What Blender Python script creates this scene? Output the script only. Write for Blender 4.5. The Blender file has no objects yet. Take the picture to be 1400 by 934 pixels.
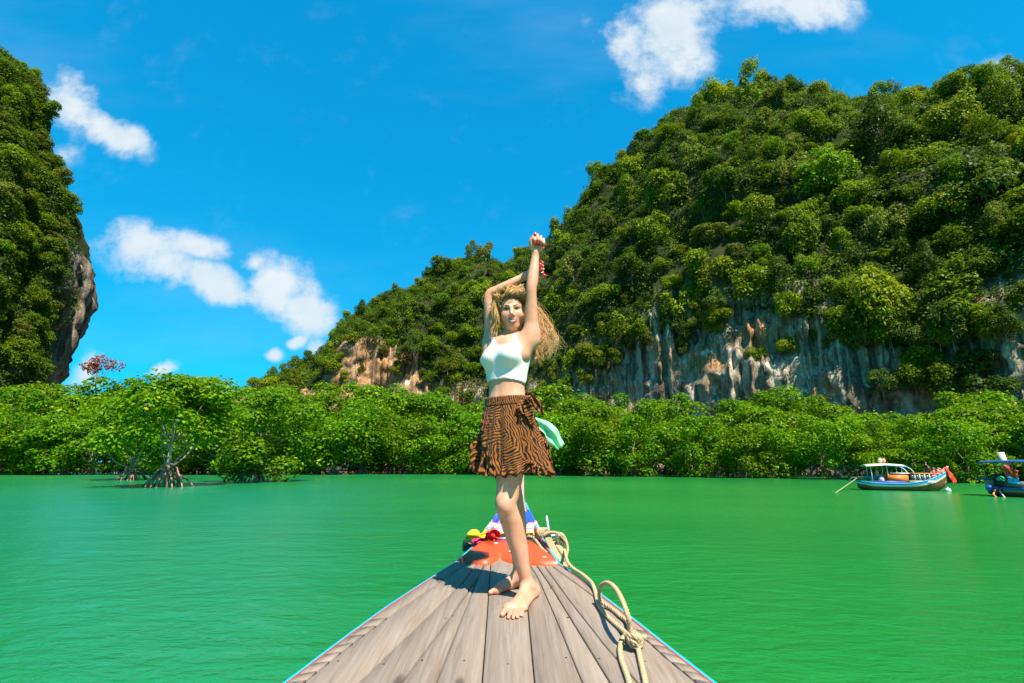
import bpy, math, random
import numpy as np
from mathutils import Vector, Matrix

S = bpy.context.scene
COL = S.collection
R = math.radians
random.seed(7)
rng = np.random.default_rng(11)

# ------------------------------------------------------------------ camera
CAM_H = 1.7                      # metres above the water
FPX = 700.0                      # focal length in 1400-px-wide units (18 mm on 36 mm)
PITCH = math.atan(166.0 / 700.0) # horizon stands at y = 633 of 934
CP, SP = math.cos(PITCH), math.sin(PITCH)
cam_d = bpy.data.cameras.new('camera')
cam_d.sensor_fit = 'HORIZONTAL'; cam_d.sensor_width = 36.0; cam_d.lens = 18.0
cam_d.clip_start = 0.05; cam_d.clip_end = 6000
cam = bpy.data.objects.new('camera', cam_d); COL.objects.link(cam)
cam.location = (0, 0, CAM_H); cam.rotation_euler = (math.pi / 2 + PITCH, 0, 0)
S.camera = cam

# ------------------------------------------------------------------ world, sun, exposure
SUN_DIR = Vector((0.31, -0.53, 0.96)).normalized()      # towards the sun: behind the camera, to the right
SUN_EL = math.asin(SUN_DIR.z)
SUN_AZ = math.atan2(SUN_DIR.x, SUN_DIR.y)
S.view_settings.view_transform = 'Standard'
S.view_settings.look = 'None'
S.view_settings.exposure = 1.0
S.view_settings.gamma = 1.0
S.view_settings.use_curve_mapping = False

class G:
    """small node-tree helper"""
    def __init__(s, nt): s.nt = nt; s.n = nt.nodes; s.l = nt.links
    def new(s, t, **kw):
        n = s.n.new(t)
        for k, v in kw.items(): setattr(n, k, v)
        return n
    def put(s, sock, v):
        if isinstance(v, bpy.types.NodeSocket): s.l.new(v, sock)
        elif v is not None: sock.default_value = v
    def math(s, op, a, b=None, c=None, clamp=False):
        n = s.new('ShaderNodeMath', operation=op, use_clamp=clamp)
        s.put(n.inputs[0], a)
        if b is not None: s.put(n.inputs[1], b)
        if c is not None: s.put(n.inputs[2], c)
        return n.outputs[0]
    def vmath(s, op, a, b=None):
        n = s.new('ShaderNodeVectorMath', operation=op)
        s.put(n.inputs[0], a)
        if b is not None: s.put(n.inputs[1], b)
        return n.outputs['Value'] if op in ('LENGTH', 'DOT_PRODUCT', 'DISTANCE') else n.outputs[0]
    def mix(s, f, a, b, blend='MIX'):
        n = s.new('ShaderNodeMix', data_type='RGBA', blend_type=blend)
        s.put(n.inputs[0], f); s.put(n.inputs[6], c4(a)); s.put(n.inputs[7], c4(b))
        return n.outputs[2]
    def noise(s, vec=None, scale=5, detail=4, rough=.55, dist=0, dim='3D', out=0):
        n = s.new('ShaderNodeTexNoise', noise_dimensions=dim)
        if vec is not None: s.put(n.inputs['Vector'], vec)
        n.inputs['Scale'].default_value = scale; n.inputs['Detail'].default_value = detail
        n.inputs['Roughness'].default_value = rough; n.inputs['Distortion'].default_value = dist
        return n.outputs[out]
    def ramp(s, f, stops, interp='LINEAR'):
        n = s.new('ShaderNodeValToRGB'); s.put(n.inputs[0], f)
        cr = n.color_ramp; cr.interpolation = interp
        while len(cr.elements) < len(stops): cr.elements.new(0.5)
        for e, (p, c) in zip(cr.elements, stops): e.position = p; e.color = c4(c)
        return n.outputs[0]
    def mapr(s, v, a, b, c=0., d=1., smooth=False):
        n = s.new('ShaderNodeMapRange', interpolation_type='SMOOTHSTEP' if smooth else 'LINEAR')
        s.put(n.inputs[0], v)
        for i, x in enumerate((a, b, c, d)): n.inputs[i + 1].default_value = x
        return n.outputs[0]
    def mapping(s, vec, loc=(0,0,0), rot=(0,0,0), scale=(1,1,1), typ='POINT'):
        n = s.new('ShaderNodeMapping', vector_type=typ)
        s.put(n.inputs[0], vec)
        n.inputs[1].default_value = loc; n.inputs[2].default_value = rot; n.inputs[3].default_value = scale
        return n.outputs[0]
    def comb(s, x, y, z):
        n = s.new('ShaderNodeCombineXYZ')
        for i, v in enumerate((x, y, z)): s.put(n.inputs[i], v)
        return n.outputs[0]
    def sep(s, v):
        n = s.new('ShaderNodeSeparateXYZ'); s.put(n.inputs[0], v); return n.outputs
    def bump(s, h, strength=.3, dist=.02, normal=None):
        n = s.new('ShaderNodeBump'); s.put(n.inputs['Height'], h)
        n.inputs['Strength'].default_value = strength; n.inputs['Distance'].default_value = dist
        if normal is not None: s.put(n.inputs['Normal'], normal)
        return n.outputs[0]

def c4(c):
    if isinstance(c, (tuple, list)) and len(c) == 3: return (*c, 1.0)
    return c

world = bpy.data.worlds.new('World'); S.world = world; world.use_nodes = True
g = G(world.node_tree); g.n.clear()
sky = g.new('ShaderNodeTexSky', sky_type='NISHITA')
sky.sun_disc = False; sky.sun_elevation = SUN_EL; sky.sun_rotation = SUN_AZ
sky.air_density = 1.0; sky.dust_density = 0.3; sky.ozone_density = 1.2
# the saturated cyan-blue of the tropical sky: one even grade over the whole dome
sc_ = g.new('ShaderNodeSeparateColor'); g.l.new(sky.outputs[0], sc_.inputs[0])
cc_ = g.new('ShaderNodeCombineColor')
g.put(cc_.inputs[0], g.math('MULTIPLY', sc_.outputs[0], .022))
g.put(cc_.inputs[1], g.math('MULTIPLY', g.math('POWER', g.math('MULTIPLY', sc_.outputs[1], .688), .584), 1.62))
g.put(cc_.inputs[2], g.math('MULTIPLY', g.math('POWER', g.math('MULTIPLY', sc_.outputs[2], .377), .46), 3.70))
tint = cc_.outputs[0]
# clouds: soft banks at fixed compass directions, broken up by noise, mirrored behind the viewer
dirv = g.new('ShaderNodeTexCoord').outputs['Generated']
sx, sy, sz = g.sep(dirv)
ay = g.math('MAXIMUM', g.math('ABSOLUTE', sy), 0.02)
uu = g.math('DIVIDE', sx, ay); vv = g.math('DIVIDE', sz, ay)
uv = g.comb(uu, vv, 0.0)
warp = g.noise(uv, 3.2, 3, .5, out=1)
uvw = g.vmath('ADD', uv, g.mapping(warp, loc=(-.07, -.07, 0), scale=(.14, .14, 0)))
def px_uv(px, py):
    cx, cy = (px - 700) / FPX, (467 - py) / FPX
    dy = CP - cy * SP
    return cx / dy, (SP + cy * CP) / dy
# (px, py, half-length, half-width, tilt deg clockwise, weight) in photograph pixels
CLOUDS = [(100, 135, 45, 34, 35, .85), (160, 172, 66, 24, 30, .95), (88, 195, 26, 40, 80, .40),
          (200, 340, 62, 30, 5, 1.05), (262, 345, 55, 20, 5, .85), (215, 370, 72, 38, 8, .80), (290, 388, 66, 24, 15, 1.0),
          (375, 395, 46, 40, 35, 1.0), (420, 425, 44, 30, 35, 1.05), (352, 365, 26, 20, 0, .7),
          (860, 60, 56, 80, -20, .66), (925, 30, 66, 46, -25, .92), (955, 55, 70, 34, -60, .78), (885, 105, 50, 36, -30, .66),
          (1085, 8, 80, 34, -5, .95), (1050, 20, 40, 26, 0, .6), (1378, 92, 34, 20, 0, .7),
          (112, 490, 26, 26, 0, .72), (228, 503, 20, 12, 0, .8), (415, 462, 14, 9, 0, .85), (132, 506, 34, 16, 10, .6), (385, 478, 14, 9, 0, .7),
          (440, 468, 18, 10, 0, .6)]
dens = None
for (px, py, a, b, rot, wt) in CLOUDS:
    u0, v0 = px_uv(px, py); u1, v1 = px_uv(px + a * math.cos(R(rot)), py + a * math.sin(R(rot)))
    ua, ub = math.hypot(u1 - u0, v1 - v0), 0
    u2, v2 = px_uv(px - b * math.sin(R(rot)), py + b * math.cos(R(rot))); ub = math.hypot(u2 - u0, v2 - v0)
    ang = math.atan2(v1 - v0, u1 - u0)
    m = g.mapping(uvw, loc=(u0, v0, 0), rot=(0, 0, ang), scale=(ua * 1.5, ub * 1.5, 1), typ='TEXTURE')
    e = g.math('MULTIPLY', g.math('SUBTRACT', 1.0, g.vmath('LENGTH', m), clamp=True), wt)
    dens = e if dens is None else g.math('SMOOTH_MAX', dens, e, 0.12)
fine = g.noise(uv, 7.0, 8, .62)
fine2 = g.noise(g.mapping(uv, loc=(3.1, 1.7, 0)), 21.0, 6, .6)
dsum = g.math('ADD', g.math('MULTIPLY', dens, 1.55), g.math('MULTIPLY', g.math('SUBTRACT', fine, .52), 2.6))
dsum = g.math('ADD', dsum, g.math('MULTIPLY', g.math('SUBTRACT', fine2, .5), .95))
gate = g.mapr(dens, 0.0, 0.45, 0, 1, True)
cov = g.math('MULTIPLY', g.mapr(dsum, 0.16, 1.12, 0, .92, True), gate)
# thin streaks of high haze over the whole dome
thin = g.mapr(g.noise(g.mapping(uv, rot=(0, 0, .5), scale=(.7, 2.2, 1)), 1.3, 5, .55), .5, .85, 0, .13, True)
cov = g.math('MAXIMUM', cov, thin)
shade = g.mapr(g.noise(g.mapping(uv, loc=(0, -.03, 0)), 9.0, 5, .55), .3, .7, 0.0, 1.0, True)
cwhite = g.mix(shade, (3.7, 4.3, 4.7), (4.5, 4.75, 4.85))
skyc = g.mix(cov, tint, cwhite)
bg = g.new('ShaderNodeBackground'); g.put(bg.inputs[0], skyc); bg.inputs[1].default_value = 0.10
wo = g.new('ShaderNodeOutputWorld'); g.l.new(bg.outputs[0], wo.inputs[0])

sd = bpy.data.lights.new('sun', 'SUN'); sd.energy = 5.0; sd.angle = R(0.53); sd.color = (1.0, 0.94, 0.84)
sun = bpy.data.objects.new('sun', sd); COL.objects.link(sun)
sun.rotation_euler = (-SUN_DIR).to_track_quat('-Z', 'Y').to_euler(); sun.location = (30, -30, 60)
S.cycles.max_bounces = 8; S.cycles.diffuse_bounces = 3; S.cycles.transparent_max_bounces = 6
try: S.cycles.use_denoising = True
except Exception: pass

# ------------------------------------------------------------------ helpers
def unproj(px, py, Y):
    """world point at forward distance Y seen at photograph pixel (px, py)"""
    cx, cy = (px - 700) / FPX, (467 - py) / FPX
    dy = CP - cy * SP
    return Vector((cx / dy * Y, Y, CAM_H + (SP + cy * CP) / dy * Y))
def proj(p):
    X, Y, Z = p[0], p[1], p[2] - CAM_H
    zc = Y * CP + Z * SP
    return 700 + FPX * X / zc, 467 - FPX * (-Y * SP + Z * CP) / zc
def azel(px, py):
    d = unproj(px, py, 1.0); X, Y, Z = d.x, d.y, d.z - CAM_H
    return math.atan2(X, Y), Z / math.hypot(X, Y)

def mesh_np(name, V, F, smooth=False):
    """mesh from vertex array and an (n,k) face array or list of such"""
    me = bpy.data.meshes.new(name)
    V = np.asarray(V, np.float32)
    Fs = F if isinstance(F, list) else [F]
    Fs = [np.asarray(f, np.int32) for f in Fs if len(f)]
    me.vertices.add(len(V)); me.vertices.foreach_set('co', V.ravel())
    nl = sum(f.size for f in Fs); npoly = sum(len(f) for f in Fs)
    me.loops.add(nl); me.polygons.add(npoly)
    me.loops.foreach_set('vertex_index', np.concatenate([f.ravel() for f in Fs]))
    tot = np.concatenate([np.full(len(f), f.shape[1], np.int32) for f in Fs])
    st = np.concatenate([[0], np.cumsum(tot)[:-1]]).astype(np.int32)
    me.polygons.foreach_set('loop_start', st)
    if smooth: me.polygons.foreach_set('use_smooth', np.ones(npoly, bool))
    me.update(calc_edges=True); me.validate()
    return me
def link(name, me, mat=None, parent=None, loc=None):
    o = bpy.data.objects.new(name, me); COL.objects.link(o)
    if mat is not None and me is not None and not me.materials: me.materials.append(mat)
    if parent is not None: o.parent = parent
    if loc is not None: o.location = loc
    return o
def tag(o, label=None, cat=None, group=None, kind=None):
    if label: o['label'] = label
    if cat: o['category'] = cat
    if group: o['group'] = group
    if kind: o['kind'] = kind
    return o
def empty(name, loc=(0, 0, 0), rz=0.0):
    o = bpy.data.objects.new(name, None); COL.objects.link(o)
    o.location = loc; o.rotation_euler = (0, 0, rz); o.empty_display_size = .2
    return o

class MB:
    """collects simple pieces into one mesh"""
    def __init__(s): s.V = []; s.F = {}; s.n = 0
    def add(s, V, F):
        V = np.asarray(V, float).reshape(-1, 3)
        F = F if isinstance(F, list) and len(F) and isinstance(F[0], np.ndarray) else [np.asarray(F)]
        for f in F:
            if len(f): s.F.setdefault(f.shape[1], []).append(f + s.n)
        s.V.append(V); s.n += len(V); return s
    def hexa(s, c):
        """8 corners: bottom ring 0-3, top ring 4-7"""
        return s.add(c, [[3,2,1,0],[4,5,6,7],[0,1,5,4],[1,2,6,5],[2,3,7,6],[3,0,4,7]])
    def box(s, c, d, rz=0.0):
        x, y, z = [v / 2 for v in d]
        P = np.array([[-x,-y,-z],[x,-y,-z],[x,y,-z],[-x,y,-z],[-x,-y,z],[x,-y,z],[x,y,z],[-x,y,z]])
        ca, sa = math.cos(rz), math.sin(rz)
        P = P @ np.array([[ca, sa, 0], [-sa, ca, 0], [0, 0, 1]])
        return s.hexa(P + np.array(c))
    def tube(s, pts, rad, n=8, cap=True, twist=0.0):
        pts = np.asarray([tuple(p) for p in pts], float); m = len(pts)
        rad = np.broadcast_to(np.asarray(rad, float), (m,))
        T = np.gradient(pts, axis=0); T /= np.linalg.norm(T, axis=1)[:, None] + 1e-9
        u = np.array([0, 0, 1.]) if abs(T[0, 2]) < .9 else np.array([1., 0, 0])
        V = []
        u = u - T[0] * u.dot(T[0]); u /= np.linalg.norm(u)
        for i in range(m):
            u = u - T[i] * u.dot(T[i]); u /= np.linalg.norm(u) + 1e-9
            w = np.cross(T[i], u)
            a = np.arange(n) * 2 * math.pi / n + twist * i
            V.append(pts[i] + rad[i] * (np.cos(a)[:, None] * u + np.sin(a)[:, None] * w))
        V = np.concatenate(V)
        i = np.arange(m - 1)[:, None] * n; j = np.arange(n)[None]; k = (j + 1) % n
        F = np.stack([i + j, i + k, i + n + k, i + n + j], -1).reshape(-1, 4)
        fs = [F]
        if cap and n >= 3:
            c0 = len(V); V = np.vstack([V, pts[0], pts[-1]])
            jj = np.arange(n); kk = (jj + 1) % n
            fs.append(np.stack([kk, jj, np.full(n, c0)], -1))
            fs.append(np.stack([jj + (m - 1) * n, kk + (m - 1) * n, np.full(n, c0 + 1)], -1))
        return s.add(V, fs)
    def grid(s, P, closed_u=False):
        """P: (rows, cols, 3)"""
        P = np.asarray(P, float); r, c = P.shape[:2]
        i = np.arange(r - 1)[:, None] * c; j = np.arange(c if closed_u else c - 1)[None]; k = (j + 1) % c
        F = np.stack([i + j, i + k, i + c + k, i + c + j], -1).reshape(-1, 4)
        return s.add(P.reshape(-1, 3), [F])
    def ellipsoid(s, c, r, nu=12, nv=8, M=None):
        v = np.linspace(0, math.pi, nv)[:, None]; u = np.linspace(0, 2 * math.pi, nu, endpoint=False)[None]
        P = np.stack([np.sin(v) * np.cos(u), np.sin(v) * np.sin(u), np.cos(v) * np.ones_like(u)], -1) * np.array(r)
        if M is not None: P = P @ np.asarray(M).T
        return s.grid(P + np.array(c), True)
    def mesh(s, name, smooth=False):
        return mesh_np(name, np.concatenate(s.V), [np.concatenate(f) for f in s.F.values()], smooth)
    def build(s, name, mat=None, parent=None, smooth=False):
        return link(name, s.mesh(name, smooth), mat, parent)

def spline(pts, n):
    """Catmull-Rom through pts, n samples"""
    P = np.asarray([tuple(p) for p in pts], float)
    P = np.vstack([2 * P[0] - P[1], P, 2 * P[-1] - P[-2]])
    t = np.linspace(0, len(P) - 3 - 1e-6, n); i = t.astype(int); f = (t - i)[:, None]
    a, b, c, d = P[i], P[i + 1], P[i + 2], P[i + 3]
    return .5 * (2 * b + (c - a) * f + (2 * a - 5 * b + 4 * c - d) * f ** 2 + (3 * b - a - 3 * c + d) * f ** 3)

# numpy value noise, 3-D
def _hash(x, y, z, seed):
    h = (x * 374761393 + y * 668265263 + z * 2147483647 + seed * 144665) & 0xffffffff
    h = ((h ^ (h >> 13)) * 1274126177) & 0xffffffff
    h = h ^ (h >> 16)
    return (h & 0xffff) / 65535.0
def vnoise(P, seed=0):
    P = np.asarray(P, float); i = np.floor(P).astype(np.int64); f = P - i; f = f * f * (3 - 2 * f)
    r = 0
    for dx in (0, 1):
        for dy in (0, 1):
            for dz in (0, 1):
                w = (f[..., 0] if dx else 1 - f[..., 0]) * (f[..., 1] if dy else 1 - f[..., 1]) * (f[..., 2] if dz else 1 - f[..., 2])
                r = r + w * _hash(i[..., 0] + dx, i[..., 1] + dy, i[..., 2] + dz, seed)
    return r * 2 - 1
def fbm(P, oct=4, seed=0):
    P = np.asarray(P, float); r = 0; a = 1
    for k in range(oct):
        r = r + a * vnoise(P * 2 ** k + 17.3 * k, seed + k); a *= .5
    return r

# ------------------------------------------------------------------ materials
def new_mat(name):
    m = bpy.data.materials.new(name); m.use_nodes = True
    gg = G(m.node_tree); b = gg.n['Principled BSDF']
    return m, gg, b
def paint(name, col, rough=.5, var=.12, scale=9, bump=.0, spec=.4, metal=0., dirt=None, wear=None):
    m, q, b = new_mat(name)
    tc = q.new('ShaderNodeTexCoord').outputs['Object']
    n = q.noise(tc, scale, 5, .6)
    lo = tuple(c * (1 - var) for c in col); hi = tuple(min(1, c * (1 + var)) for c in col)
    c = q.mix(n, lo, hi)
    if dirt is not None:
        d = q.mapr(q.noise(tc, scale * .35, 6, .65), .52, .68, 0, .75, True)
        c = q.mix(d, c, dirt)
    if wear is not None:
        w = q.mapr(q.noise(tc, scale * 2.2, 6, .7), .60, .68, 0, 1, True)
        c = q.mix(w, c, wear)
    q.put(b.inputs['Base Color'], c)
    b.inputs['Roughness'].default_value = rough; b.inputs['Metallic'].default_value = metal
    b.inputs['Specular IOR Level'].default_value = spec
    if bump: q.put(b.inputs['Normal'], q.bump(n, bump, .01))
    return m

def leaf_mat(name, c_dark, c_mid, c_light, c_odd=None, odd=.03, trans=.3, hue_obj=.25, rough=.5):
    m, q, b = new_mat(name)
    geo = q.new('ShaderNodeNewGeometry'); oi = q.new('ShaderNodeObjectInfo')
    isl = geo.outputs['Random Per Island']
    c = q.ramp(isl, [(0.0, c_dark), (.5, c_mid), (1.0, c_light)])
    if c_odd is not None:
        c = q.mix(q.math('GREATER_THAN', q.math('FRACT', q.math('MULTIPLY', isl, 37.7)), 1 - odd), c, c_odd)
    hs = q.new('ShaderNodeHueSaturation')
    hs.inputs['Hue'].default_value = .5
    q.put(hs.inputs['Hue'], q.mapr(oi.outputs['Random'], 0, 1, .5 - .014 * hue_obj * 4, .5 + .022 * hue_obj * 4))
    q.put(hs.inputs['Value'], q.mapr(q.math('FRACT', q.math('MULTIPLY', oi.outputs['Random'], 13.3)), 0, 1, 1 - hue_obj, 1 + hue_obj))
    q.put(hs.inputs['Color'], c)
    q.put(b.inputs['Base Color'], hs.outputs[0])
    b.inputs['Roughness'].default_value = rough; b.inputs['Specular IOR Level'].default_value = .10
    tr = q.new('ShaderNodeBsdfTranslucent')
    q.put(tr.inputs[0], q.mix(1.0, hs.outputs[0], (1.25, 1.35, .55), 'MULTIPLY'))
    mx = q.new('ShaderNodeMixShader'); mx.inputs[0].default_value = trans
    q.l.new(b.outputs[0], mx.inputs[1]); q.l.new(tr.outputs[0], mx.inputs[2])
    q.l.new(mx.outputs[0], q.n['Material Output'].inputs[0])
    return m
def bark_mat(name, a, bcol, scale=6):
    m, q, b = new_mat(name)
    tc = q.new('ShaderNodeTexCoord').outputs['Object']
    n = q.noise(q.mapping(tc, scale=(1, 1, .35)), scale, 6, .65)
    q.put(b.inputs['Base Color'], q.mix(q.mapr(n, .35, .65), a, bcol))
    b.inputs['Roughness'].default_value = .85; b.inputs['Specular IOR Level'].default_value = .2
    q.put(b.inputs['Normal'], q.bump(n, .5, .04))
    return m
# ================================================================== WATER
def water_mat():
    m, q, b = new_mat('sea_water')
    pos = q.new('ShaderNodeNewGeometry').outputs['Position']
    big = q.noise(q.mapping(pos, scale=(.5, 1, 1)), .035, 4, .55)
    c = q.mix(q.mapr(big, .35, .65, 0, 1, True), (0.007, .160, .027), (0.018, .218, .036))
    x_, y_, _z = q.sep(pos)
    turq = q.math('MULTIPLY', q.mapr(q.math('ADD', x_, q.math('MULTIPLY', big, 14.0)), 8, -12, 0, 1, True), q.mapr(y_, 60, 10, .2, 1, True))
    c = q.mix(q.math('MULTIPLY', turq, .8), c, (0.001, .200, .120))  # near-left turquoise paints the sky's reflection into the water colour
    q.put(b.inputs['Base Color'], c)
    b.inputs['Roughness'].default_value = .20
    b.inputs['IOR'].default_value = 1.42
    w1 = q.noise(q.mapping(pos, rot=(0, 0, .35), scale=(.8, 1.4, 1)), 2.6, 5, .6, dist=.4)
    w2 = q.noise(q.mapping(pos, rot=(0, 0, -.3), scale=(.7, 1.6, 1)), 9.0, 3, .55, dist=.3)
    w3 = q.noise(q.mapping(pos, rot=(0, 0, .1), scale=(.5, 1.2, 1)), .45, 3, .5)
    patch = q.mapr(q.noise(pos, .12, 3, .5), .3, .7, .45, 1.0)
    h = q.math('ADD', q.math('MULTIPLY', w1, .085), q.math('MULTIPLY', w2, .018))
    h = q.math('ADD', q.math('MULTIPLY', h, patch), q.math('MULTIPLY', w3, .10))
    n = q.new('ShaderNodeBump'); q.put(n.inputs['Height'], h)
    n.inputs['Strength'].default_value = .85; n.inputs['Distance'].default_value = 1.0
    q.put(b.inputs['Normal'], n.outputs[0])
    return m
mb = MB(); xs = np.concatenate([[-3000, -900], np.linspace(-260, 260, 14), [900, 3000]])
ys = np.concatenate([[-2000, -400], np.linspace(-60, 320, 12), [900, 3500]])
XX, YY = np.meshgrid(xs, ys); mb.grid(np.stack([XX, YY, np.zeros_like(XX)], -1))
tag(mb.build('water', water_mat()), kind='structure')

# ================================================================== TERRAIN
def rock_mat(name, orange=.5, dark=.5, green=.0, val=1.0):
    m, q, b = new_mat(name)
    pos = q.new('ShaderNodeNewGeometry').outputs['Position']
    streak = q.noise(q.mapping(pos, scale=(.42, .42, .035)), 1.0, 6, .65, dist=.6)
    streak2 = q.noise(q.mapping(pos, loc=(9, 4, 2), scale=(.9, .9, .05)), 1.0, 5, .7, dist=.5)
    blot = q.noise(pos, .09, 5, .6)
    fine = q.noise(pos, 1.6, 7, .65)
    c = q.ramp(streak, [(.30, (.035, .024, .015)), (.43, (.17, .125, .085)), (.54, (.42, .32, .21)), (.66, (.74, .60, .42))])
    c = q.mix(q.math('MAXIMUM', q.mapr(blot, .50, .64, 0, orange, True), q.mapr(q.sep(pos)[0], -8, -30, 0, .75 if orange > .5 else 0, True)), c, q.ramp(streak2, [(.36, (.07, .035, .018)), (.46, (.34, .15, .055)), (.55, (.60, .31, .12)), (.68, (.72, .52, .30))]))
    c = q.mix(q.mapr(streak2, .56, .66, 0, dark, True), c, (.050, .042, .034))
    c = q.mix(q.mapr(q.noise(pos, .16, 4, .6), .60, .70, 0, .8, True), c, (.72, .62, .48))
    c = q.mix(1.0, c, q.ramp(fine, [(.25, (.45, .45, .45)), (.6, (1, 1, 1))]), 'MULTIPLY')
    if val != 1.0: c = q.mix(1.0, c, (val, val, val), 'MULTIPLY')
    if green:
        cov_ = q.new('ShaderNodeAttribute', attribute_name='cover').outputs['Fac']
        gm = q.math('MULTIPLY', q.mapr(q.math('ADD', cov_, q.math('MULTIPLY', q.math('SUBTRACT', fine, .5), .9)), .25, .75, 0, 1, True), green)
        c = q.mix(gm, c, q.mix(blot, (.020, .024, .006), (.045, .050, .012)))  # dark soil and growth; the tone also paints the shade between trees
    q.put(b.inputs['Base Color'], c)
    b.inputs['Roughness'].default_value = .9; b.inputs['Specular IOR Level'].default_value = .15
    hh = q.math('ADD', q.math('MULTIPLY', fine, .6), q.math('MULTIPLY', streak2, 1.0))
    q.put(b.inputs['Normal'], q.bump(hh, .9, .55))
    return m
M_rock = rock_mat('limestone', .85, .9, 1.0)
M_rock2 = rock_mat('grey_limestone', .25, .8, 1.0, .55)

def table(pts, fn):
    A = sorted((azel(px, py)[0], fn(px, py)) for px, py in pts)
    return np.array([a for a, _ in A]), np.array([b for _, b in A])
# distances (m, horizontal, from the viewpoint) by compass angle
def az_of(px, py=560): return azel(px, py)[0]
dist_az = np.array([az_of(x) for x in (250, 345, 450, 575, 700, 780, 1000, 1400)] + [R(70), R(95)])
Dc_v = np.array([245, 236, 214, 192, 168, 146, 126, 112, 118, 140.])
Dr_v = np.array([262, 262, 256, 240, 226, 214, 196, 190, 196, 215.])
ridge_px = [(250, 545), (345, 512), (370, 500), (400, 496), (437, 470), (450, 455), (470, 425), (500, 405), (540, 384), (570, 372), (600, 346), (650, 334),
            (690, 350), (720, 330), (750, 316), (780, 290), (810, 246), (850, 215), (880, 181), (905, 161), (940, 138), (970, 120), (990, 108),
            (1040, 105), (1080, 110), (1130, 109), (1160, 120), (1175, 112), (1250, 106), (1300, 101), (1340, 97), (1400, 108)]
r_az, r_tan = table(ridge_px, lambda x, y: azel(x, y)[1])
r_az = np.append(r_az, [R(56), R(66), R(80), R(95)]); r_tan = np.append(r_tan, [.55, .50, .36, .1])
cliff_px = [(250, 560), (345, 540), (437, 530), (452, 494), (470, 470), (500, 466), (540, 474), (572, 478), (582, 512), (600, 540), (640, 545), (770, 540), (790, 502),
            (830, 480), (880, 448), (920, 436), (960, 424), (1000, 418), (1050, 420), (1100, 432), (1150, 442), (1200, 455), (1260, 462), (1330, 445), (1400, 425)]
c_az, c_tan = table(cliff_px, lambda x, y: azel(x, y)[1])
c_az = np.append(c_az, [R(60), R(95)]); c_tan = np.append(c_tan, [.25, .1])

def hill_point(a, s):
    """a: compass angle; s in 0..1 cliff foot to lip, 1..2 lip to ridge, 2..3 the far side.  Arrays."""
    a = np.asarray(a, float); s = np.asarray(s, float)
    Dc = np.interp(a, dist_az, Dc_v); Dr = np.interp(a, dist_az, Dr_v)
    Hc = np.maximum(np.interp(a, c_az, c_tan) * Dc + CAM_H, .5)
    Hr = np.maximum(np.interp(a, r_az, r_tan) * Dr + CAM_H - 6.5, Hc + 1)
    t = np.clip(s - 1, 0, 1); v = np.clip(s, 0, 1); w = np.clip(s - 2, 0, 1)
    over = np.clip(Hc / 30, 0, 1) * 2.5
    D = Dc - over * 1.6 * (1 - v) * (s < 1) + (Dr - Dc) * t ** 1.08 + w * 90
    H = Hc * v + (Hr - Hc) * (1 - (1 - t) ** 1.45) - (Hr + 3) * w ** 1.3
    H = np.where(s <= 0, -1.0, H)
    X, Y = np.sin(a) * D, np.cos(a) * D
    P = np.stack([X, Y, H], -1)
    # relief: flutes down the cliff, ledges and gullies up the slope
    msk = np.clip(.5 + 1.2 * fbm(np.stack([a * 24, H * .05, D * 0], -1), 2, 63), .05, 1)
    flute = fbm(np.stack([a * 95, H * .03, D * 0], -1), 3, 3) * 2.2 * msk + fbm(np.stack([a * 300, H * .08, D * 0], -1), 3, 9) * .9 * msk
    flute = flute + fbm(np.stack([X * .08, Y * .08, H * .11], -1), 4, 67) * 3.2 + fbm(np.stack([X * .33, Y * .33, H * .28], -1), 3, 71) * .9
    gully = fbm(np.stack([X * .035, Y * .035, H * .05], -1), 4, 21) * 6.0 + fbm(np.stack([X * .12, Y * .12, H * .2], -1), 3, 31) * 1.4
    edge = np.clip(s / .08, 0, 1)
    cl = np.clip((1.12 - s) / .12, 0, 1)
    off = (flute * np.clip(Hc / 18, .2, 1) * cl + gully * (1 - cl) * np.clip((2.2 - s) / .3, .35, 1)) * edge
    P[..., 0] += np.sin(a) * off; P[..., 1] += np.cos(a) * off
    P[..., 2] += (1 - cl) * fbm(np.stack([X * .08, Y * .08, D * 0], -1), 3, 5) * 1.6
    return P
aa = np.linspace(az_of(250), R(95), 760)
ss = np.concatenate([np.linspace(0, 1, 70), np.linspace(1, 2, 72)[1:], np.linspace(2, 3, 10)[1:]])
AA, SS = np.meshgrid(aa, ss)
mb = MB(); mb.grid(hill_point(AA, SS))
ko = mb.build('karst_hill', M_rock, smooth=True); tag(ko, kind='structure')
def cover(o, val): at = o.data.attributes.new('cover', 'FLOAT', 'POINT'); at.data.foreach_set('value', np.asarray(val, np.float32).ravel())
cover(ko, np.clip((SS - 1.0) / .10, 0, 1))

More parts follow.
